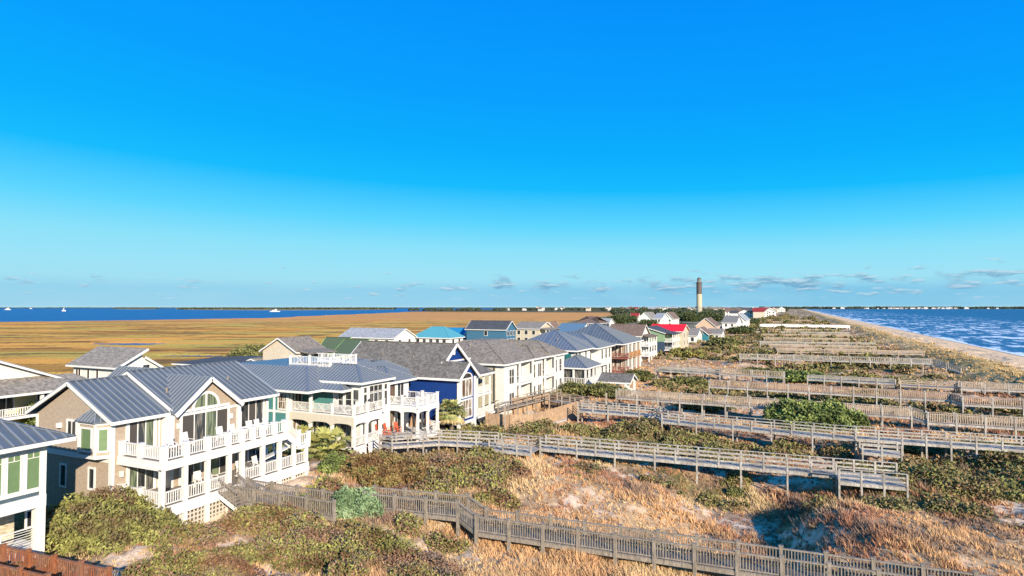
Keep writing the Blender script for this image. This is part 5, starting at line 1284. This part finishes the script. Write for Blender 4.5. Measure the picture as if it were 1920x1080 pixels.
b = MB(); fs = MB(); roof(b, xa-.5, xb+.5, ya-.5, yb+.5, 3.7, 4.9, 'x', 'gg', fas=fs, t=.12); b.build('roof', SHINGLE, gz); fs.build('fascia', WHITE, gz)
cols_(gz, [(xa, ya), (xb, ya), (xa, yb), (xb, yb), (xa+1.7, yb), (xa+3.1, yb)], .8, 3.65, .32, name='post'); bx('floor', WHITE, gz, (xa-.2, xb+.2, ya-.2, yb+.2, 1.4, 1.6)); bx('bench_block', WHITE, gz, (xa+1.6, xa+2.2, ya+1.2, ya+1.6, 1.6, 2.9)); bx('half_wall', WHITE, gz, (xa, xb, yb-.1, yb+.05, 1.6, 2.2))
b = MB(); b.prism([(xb+.1, ya, 3.7), (xb+.1, yb, 3.7), (xb+.1, (ya+yb)/2, 4.75)], (-.1, 0, 0)); b.build('gable', WHITE, gz)
for (px, r0, r1, lab) in ((947, 815, 762, 'tall pale wooden post standing at the near side of the pool fence'), (1137, 800, 738, 'tall pale wooden post standing by the two-rail walkway past the pool'), (1654, 748, 722, 'slim pale post beside the brown slatted walkway'), (1731, 706, 684, 'slim pale post below the walkway ending in a ramp'), (1128, 868, 834, 'short leaning stake on the dune above the nearest silvery walkway'), (1762, 1035, 1010, 'short wooden stake on the sand at the lower right')):
    zb = .9; x, y, _ = onZ(px, r0, zb); zt = zrow(x, y, r1); b = MB(); b.box(x-.09, x+.09, y-.09, y+.09, zb-.8, zt); b.box(x-.11, x+.11, y-.11, y+.11, zt, zt+.06)
    tag(b.build('wooden_post', TANW), lab, 'post')

# ---------------------------------------------------------------- palms
def fans(centers, n, rad, seed, up=.35, droop=.35, pal=((.22, .27, .08), (.36, .40, .13), (.60, .56, .24))):
    R = np.random.default_rng(seed); V = []; Fc = []; C = []; k = 0; pal = np.array(pal)
    for (cx, cy, cz) in centers:
        for i in range(n):
            a = R.uniform(0, 6.28); el = R.uniform(-.75, 1.25)+up*.2; L = rad*R.uniform(.45, .62)
            d = np.array((math.cos(a)*math.cos(el), math.sin(a)*math.cos(el), math.sin(el))); s = np.cross(d, (0, 0, 1)); s /= np.linalg.norm(s)+1e-6; u = np.cross(s, d)
            p0 = np.array((cx, cy, cz)); p1 = p0+d*L
            col = pal[0]*(1-(t := R.random()))+pal[2]*t if el > -.3 else np.array((.62, .48, .24))
            V += [p0-s*.03, p0+s*.03, p1+s*.02, p1-s*.02]; Fc.append((k, k+1, k+2, k+3)); C += [col*.8]*4; k += 4
            for j in range(19):
                b_ = (j-9)/9*1.35; e = d*math.cos(b_)+s*math.sin(b_); l2 = rad*R.uniform(.42, .55)*(1-.25*abs(b_)/1.25)
                m_ = p1+e*l2*.55+u*.04; tp = p1+e*l2+np.array((0, 0, -droop*l2*R.uniform(.5, 1.2))); w_ = np.cross(e, u)*.036*rad/1.0
                V += [p1, m_-w_, tp, m_+w_]; Fc.append((k, k+1, k+2, k+3)); C += [col*R.uniform(.75, 1.3)]*4; k += 4
    return np.array(V), np.array(Fc), np.array(C)
def palm(x, y, z, hgt_, rad, n, label, seed):
    r = empty('palm_tree', (x, y, z), label, 'palm tree')
    b = MB(); K = 12; b.tube([(x+.05*math.sin(i), y, z-.4+(hgt_+.4)*i/K) for i in range(K+1)], [.24+.04*(i % 2)-.004*i for i in range(K+1)], 9); b.build('trunk', BARK, r)
    v, f, c = fans([(0, 0, hgt_)], n, rad, seed); add('crown', fast_mesh('crown', v, f, 4, LEAF, c), r)
px_, py_, _ = onZ(847, 812, 1.0)
palm(px_, py_, .7, 2.7, 2.0, 120, 'palm tree with a thatchy round crown in front of the royal blue house', 3)
r = empty('palmetto_clump', (-43.0, 47.5, 1.0), 'clump of spiky yellow-green palmettos below the teal house arches', 'palmetto')
v, f, c = fans([(-3.2+.72*i, -.2+.6*math.sin(i*2.1), .9+.45*math.sin(i*1.3)) for i in range(9)], 14, 2.3, 9, .8, .25, ((.16, .20, .05), (.3, .33, .09), (.45, .42, .14)))
add('fronds', fast_mesh('fronds', v, f, 4, LEAF, c), r)

# ---------------------------------------------------------------- small fittings and furniture
for par, pts in ((hB, ((-45.2, 38.6, 9.4), (-44.6, 32.4, 9.2))), (hD, ((-44.5, 66.3, 9.3), (-49.5, 66.6, 9.6))), (hE, ((-43.8, 80.2, 10.2), (-41.5, 84.0, 10.0))), (hF, ((-41.0, 109.5, 9.6),)), (hG, ((-41.5, 137.5, 10.1),)), (hA, ((-45.5, 19.5, 9.2),))):
    for x, y, z in pts:
        b = MB(); b.tube([(x, y, z-.4), (x, y, z+.45)], [.07, .07], 8); b.tube([(x, y, z+.45), (x, y, z+.52)], [.11, .11], 8); b.build('vent_pipe', GREYW, par)
def table(x, y, z, m, lab):
    r = empty('patio_table', (x, y, z), lab, 'table'); b = MB(); b.tube([(x, y, z+.70), (x, y, z+.74)], [.55, .55], 16); b.build('table_top', m, r)
    b = MB(); b.tube([(x, y, z), (x, y, z+.03), (x, y, z+.05), (x, y, z+.70)], [.3, .3, .05, .05], 10); b.build('pedestal', m, r)
table(-42.6, 50.9, 5.04, WHITE, 'round white patio table on the upper deck of the teal house'); table(-41.0, 58.8, 5.09, DARK, 'round dark patio table on the right-hand upper deck of the teal house')
table(-38.4, 70.5, 4.86, DARK, 'round dark table on the upper porch of the blue house')
DKC = mat('dark_iron_chair', (.05, .05, .055), .5); ch2 = make_chair(DKC, 'patio_chair'); ch3 = make_chair(WHITE, 'patio_chair')
FUR = [(ch3, -43.6, 51.0, 5.04, 1.5, 'white patio chair left of the round white table on the teal house deck'), (ch3, -41.6, 51.2, 5.04, -1.8, 'white patio chair right of the round white table on the teal house deck'),
       (ch2, -40.9, 53.4, 5.04, .3, 'dark patio chair before the tall corner windows of the teal house'), (ch2, -40.2, 59.6, 5.09, 2.6, 'dark patio chair beside the dark table on the right-hand upper deck'),
       (ch2, -38.4, 69.4, 4.86, 1.2, 'dark patio chair left of the table on the upper porch of the blue house'), (ch2, -38.3, 71.6, 4.86, -1.2, 'dark patio chair right of the table on the upper porch of the blue house'), (ch2, -40.0, 57.9, 1.86, .2, 'dark patio chair under the right-hand deck of the teal house')]
seen = set()
for src, x, y, z, a, lab in FUR:
    o = src if id(src) not in seen else copy_tree(src); seen.add(id(src)); o.location = (x, y, z); o.rotation_euler = (0, 0, a); o['label'] = lab; o['category'] = 'chair'; o['group'] = 'patio chairs on the decks'
for i, (x, y, lab) in enumerate(((-39.2, 58.4, 'tan folded parasol behind the deck columns, left one of two'), (-38.6, 60.4, 'tan folded parasol by the deck corner, right one of two'))):
    r = empty('folded_parasol', (x, y, 1.86), lab, 'parasol', 'folded parasols on the teal house deck'); b = MB(); b.tube([(x, y, 1.86), (x, y, 1.95), (x, y, 1.96), (x, y, 4.2)], [.25, .25, .03, .03], 8); b.build('pole', DKC, r)
    b = MB(); b.tube([(x, y, 2.6), (x, y, 3.0), (x, y, 3.7), (x, y, 4.15)], [.42, .34, .22, .05], 9); b.build('canopy', mat('tan_canvas', (.50, .30, .17), .85), r)

# ---------------------------------------------------------------- trees
def tree(px, row, w_, h_, label, pal=G_TREE, seed=1, zb=1.2, sz=.3, name='tree', group='trees standing among the houses'):
    x, y, _ = onZ(px, row, zb); r = empty(name, (x, y, zb), label, 'tree', group)
    bl = [(a, b_, c+h_*.35, d, e, f) for a, b_, c, d, e, f in mound(w_, w_*.8, h_*.75, 10, seed)]
    v, f, c = merge([core(bl, np.array(pal[0])*.8, .66), blob_leaves(bl, .62/sz**2*3.2, sz, pal, low=-.8)])  # crown core too carries the shade between leaves in its dark colour
    add('crown', fast_mesh('crown', v, f, 4, LEAF, c), r)
    b = MB(); b.tube([(x, y, zb-.4), (x, y, zb+h_*.5)], [.22, .12], 7)
    for q in bl[1:6]: b.bar((x, y, zb+h_*.25), (x+q[0]*.8, y+q[1]*.8, zb+q[2]), .1, .1)
    b.build('trunk', BARK, r)
tree(985, 645, 9, 5.5, 'dark green tree with a rusty side in front of the cream porches', G_TREE+[(.25, .12, .05)], 3)
tree(455, 690, 8, 4.5, 'dark green scrub tree at the marsh edge behind the taupe house', G_DUNE, 4)
tree(483, 680, 7, 4.5, 'dark green scrub tree touching the beige gabled house', G_DUNE, 5)
tree(20, 802, 6, 3.4, 'yellow-green garden tree below the yellow house porch at the left edge', G_OLIVE, 6, sz=.16)
tree(75, 806, 5, 3.0, 'yellow-green garden shrub tree right of the first, below the yellow house porch', G_BRIGHT, 7, sz=.16)
for i, (px, row, w_, h_) in enumerate(((1155, 612, 16, 8), (1178, 610, 14, 7.5), (1215, 618, 12, 6), (1278, 606, 18, 8), (1298, 607, 18, 9), (1322, 600, 18, 9), (1345, 605, 14, 7), (1132, 622, 8, 5), (1405, 612, 14, 6))):
    tree(px, row, w_, h_, ('dark evergreen tree left of the distant white houses', 'dark evergreen tree just before the dark red roof', 'dark evergreen tree behind the sage green house', 'dark evergreen tree beyond the red roof', 'dark evergreen tree at the foot of the lighthouse', 'dark evergreen tree right of the lighthouse foot',
         'dark evergreen tree behind the peach gabled house', 'small dark tree behind the brown roof slope', 'dark evergreen tree at the end of the front row of houses')[i], seed=20+i, sz=.6)
def far_woods(name, pts, hh, ww, sz, label=None):
    B = []; R = random.Random(hash(len(pts)) % 97)
    for x, y in pts:
        q = R.uniform(.6, 1.25); B.append((x, y, 1.2+hh*.3*q, ww*q, ww*q, hh*q*.75))
    s = np.full(len(B), sz); v, f, c = blob_leaves(B, 1.5/sz**2, s, [(.03, .042, .02), (.06, .075, .03), (.10, .11, .05)], low=-.1)
    v2, f2, c2 = core(B, (.035, .045, .025), .9); v, f, c = merge([(v2, f2, c2), (v, f, c)])
    tag(add(name, fast_mesh(name, v, f, 4, LEAF, c)), kind='stuff')
R = random.Random(11); pts = []
for i in range(520):
    px = R.uniform(945, 1470); row = 577.6+R.random()**1.6*(5.0 if px > 1130 else 3.2)+(.0 if px < 1450 else .3); x, y, _ = onZ(px, row+1.3, 1.2)
    pts.append((x, y))
for i in range(150):
    x, y, _ = onZ(R.uniform(1150, 1440), R.uniform(581, 592), 1.2); pts.append((min(x, -50), y))
for i in range(34): x, y, _ = onZ(R.uniform(770, 950), 582.3+R.random()*.9, 1.2); pts.append((x, y))
far_woods('far_woods', pts, 10, 13, 2.6)
pts = []
for i in range(260):
    px = R.uniform(1440, 2000); x, y, _ = onZ(px, 578.8+R.random()*.25, 1.2); pts.append((x, y))
far_woods('island_woods', pts, 15, 45, 8)
pts = []
for i in range(150):
    px = R.uniform(345, 735); pts.append(onZ(px, 580.0+R.random()*.4, 1.)[:2])
for i in range(40): pts.append(onZ(R.uniform(222, 292), 578.9, 1.)[:2])
for i in range(160): pts.append(onZ(R.uniform(-60, 900), 577.6, 1.)[:2])
far_woods('river_island_woods', pts, 8, 40, 8)
# white houses on the far island shore
for i in range(38):
    px = R.gauss(1730, 70); x, y, _ = onZ(px, 579.3+R.random()*.15, 1.)
    kk = R.choice([0, 3, 3, 5]); o = copy_tree(protos[kk]); o.location = (x, y, 3.0); s = R.uniform(.7, 1.7); o.scale = (s*1.3, s*1.3, s*.8)
    o['label'] = 'speck-like white house on the far island shore across the sea'; o['group'] = 'white houses on the far island shore'
# boats on the river
def boat(px, row, L, hh, label, sail=False):
    x, y, _ = onZ(px, row, 0.02); r = empty('sailboat' if sail else 'ferry', (x, y, 0), label, 'boat')
    d = Vector((ca, sa, 0)); n_ = Vector((-sa, ca, 0)); c = Vector((x, y, 0)); W_ = L*.14
    b = MB(); P = [c-d*L/2-n_*W_, c+d*L*.3-n_*W_, c+d*L/2, c+d*L*.3+n_*W_, c-d*L/2+n_*W_]; b.prism([(p.x, p.y, -.3) for p in P], (0, 0, hh*.28)); b.build('hull', WHITE, r)
    if sail:
        b = MB(); b.bar(c+Vector((0, 0, 1)), c+Vector((0, 0, hh)), .3, .3); b.build('mast', WHITE, r); b = MB(); b.prism([tuple(c+Vector((0, 0, 1.5))), tuple(c-d*L*.45+Vector((0, 0, 1.5))), tuple(c+Vector((0, 0, hh)))], tuple(n_*.3)); b.build('sail', WHITE, r)
    else:
        b = MB(); q = [c-d*L*.3-n_*W_*.7, c+d*L*.2-n_*W_*.7, c+d*L*.2+n_*W_*.7, c-d*L*.3+n_*W_*.7]; b.prism([(p.x, p.y, hh*.25) for p in q], (0, 0, hh*.4)); b.build('cabin', WHITE, r)
        b = MB(); q = [c-d*L*.02-n_*W_*.5, c+d*L*.12-n_*W_*.5, c+d*L*.12+n_*W_*.5, c-d*L*.02+n_*W_*.5]; b.prism([(p.x, p.y, hh*.6) for p in q], (0, 0, hh*.5)); b.build('wheelhouse', WHITE, r)
boat(516, 584.5, 34, 9, 'white ferry crossing the river before the low wooded spit')
boat(120, 583.5, 14, 16, 'small white sailboat on the left part of the river', True)
boat(15, 581, 34, 12, 'white boat far out at the left edge of the river')
boat(58, 579, 26, 10, 'small white boat near the far river shore')
print('objects', len(bpy.data.objects))
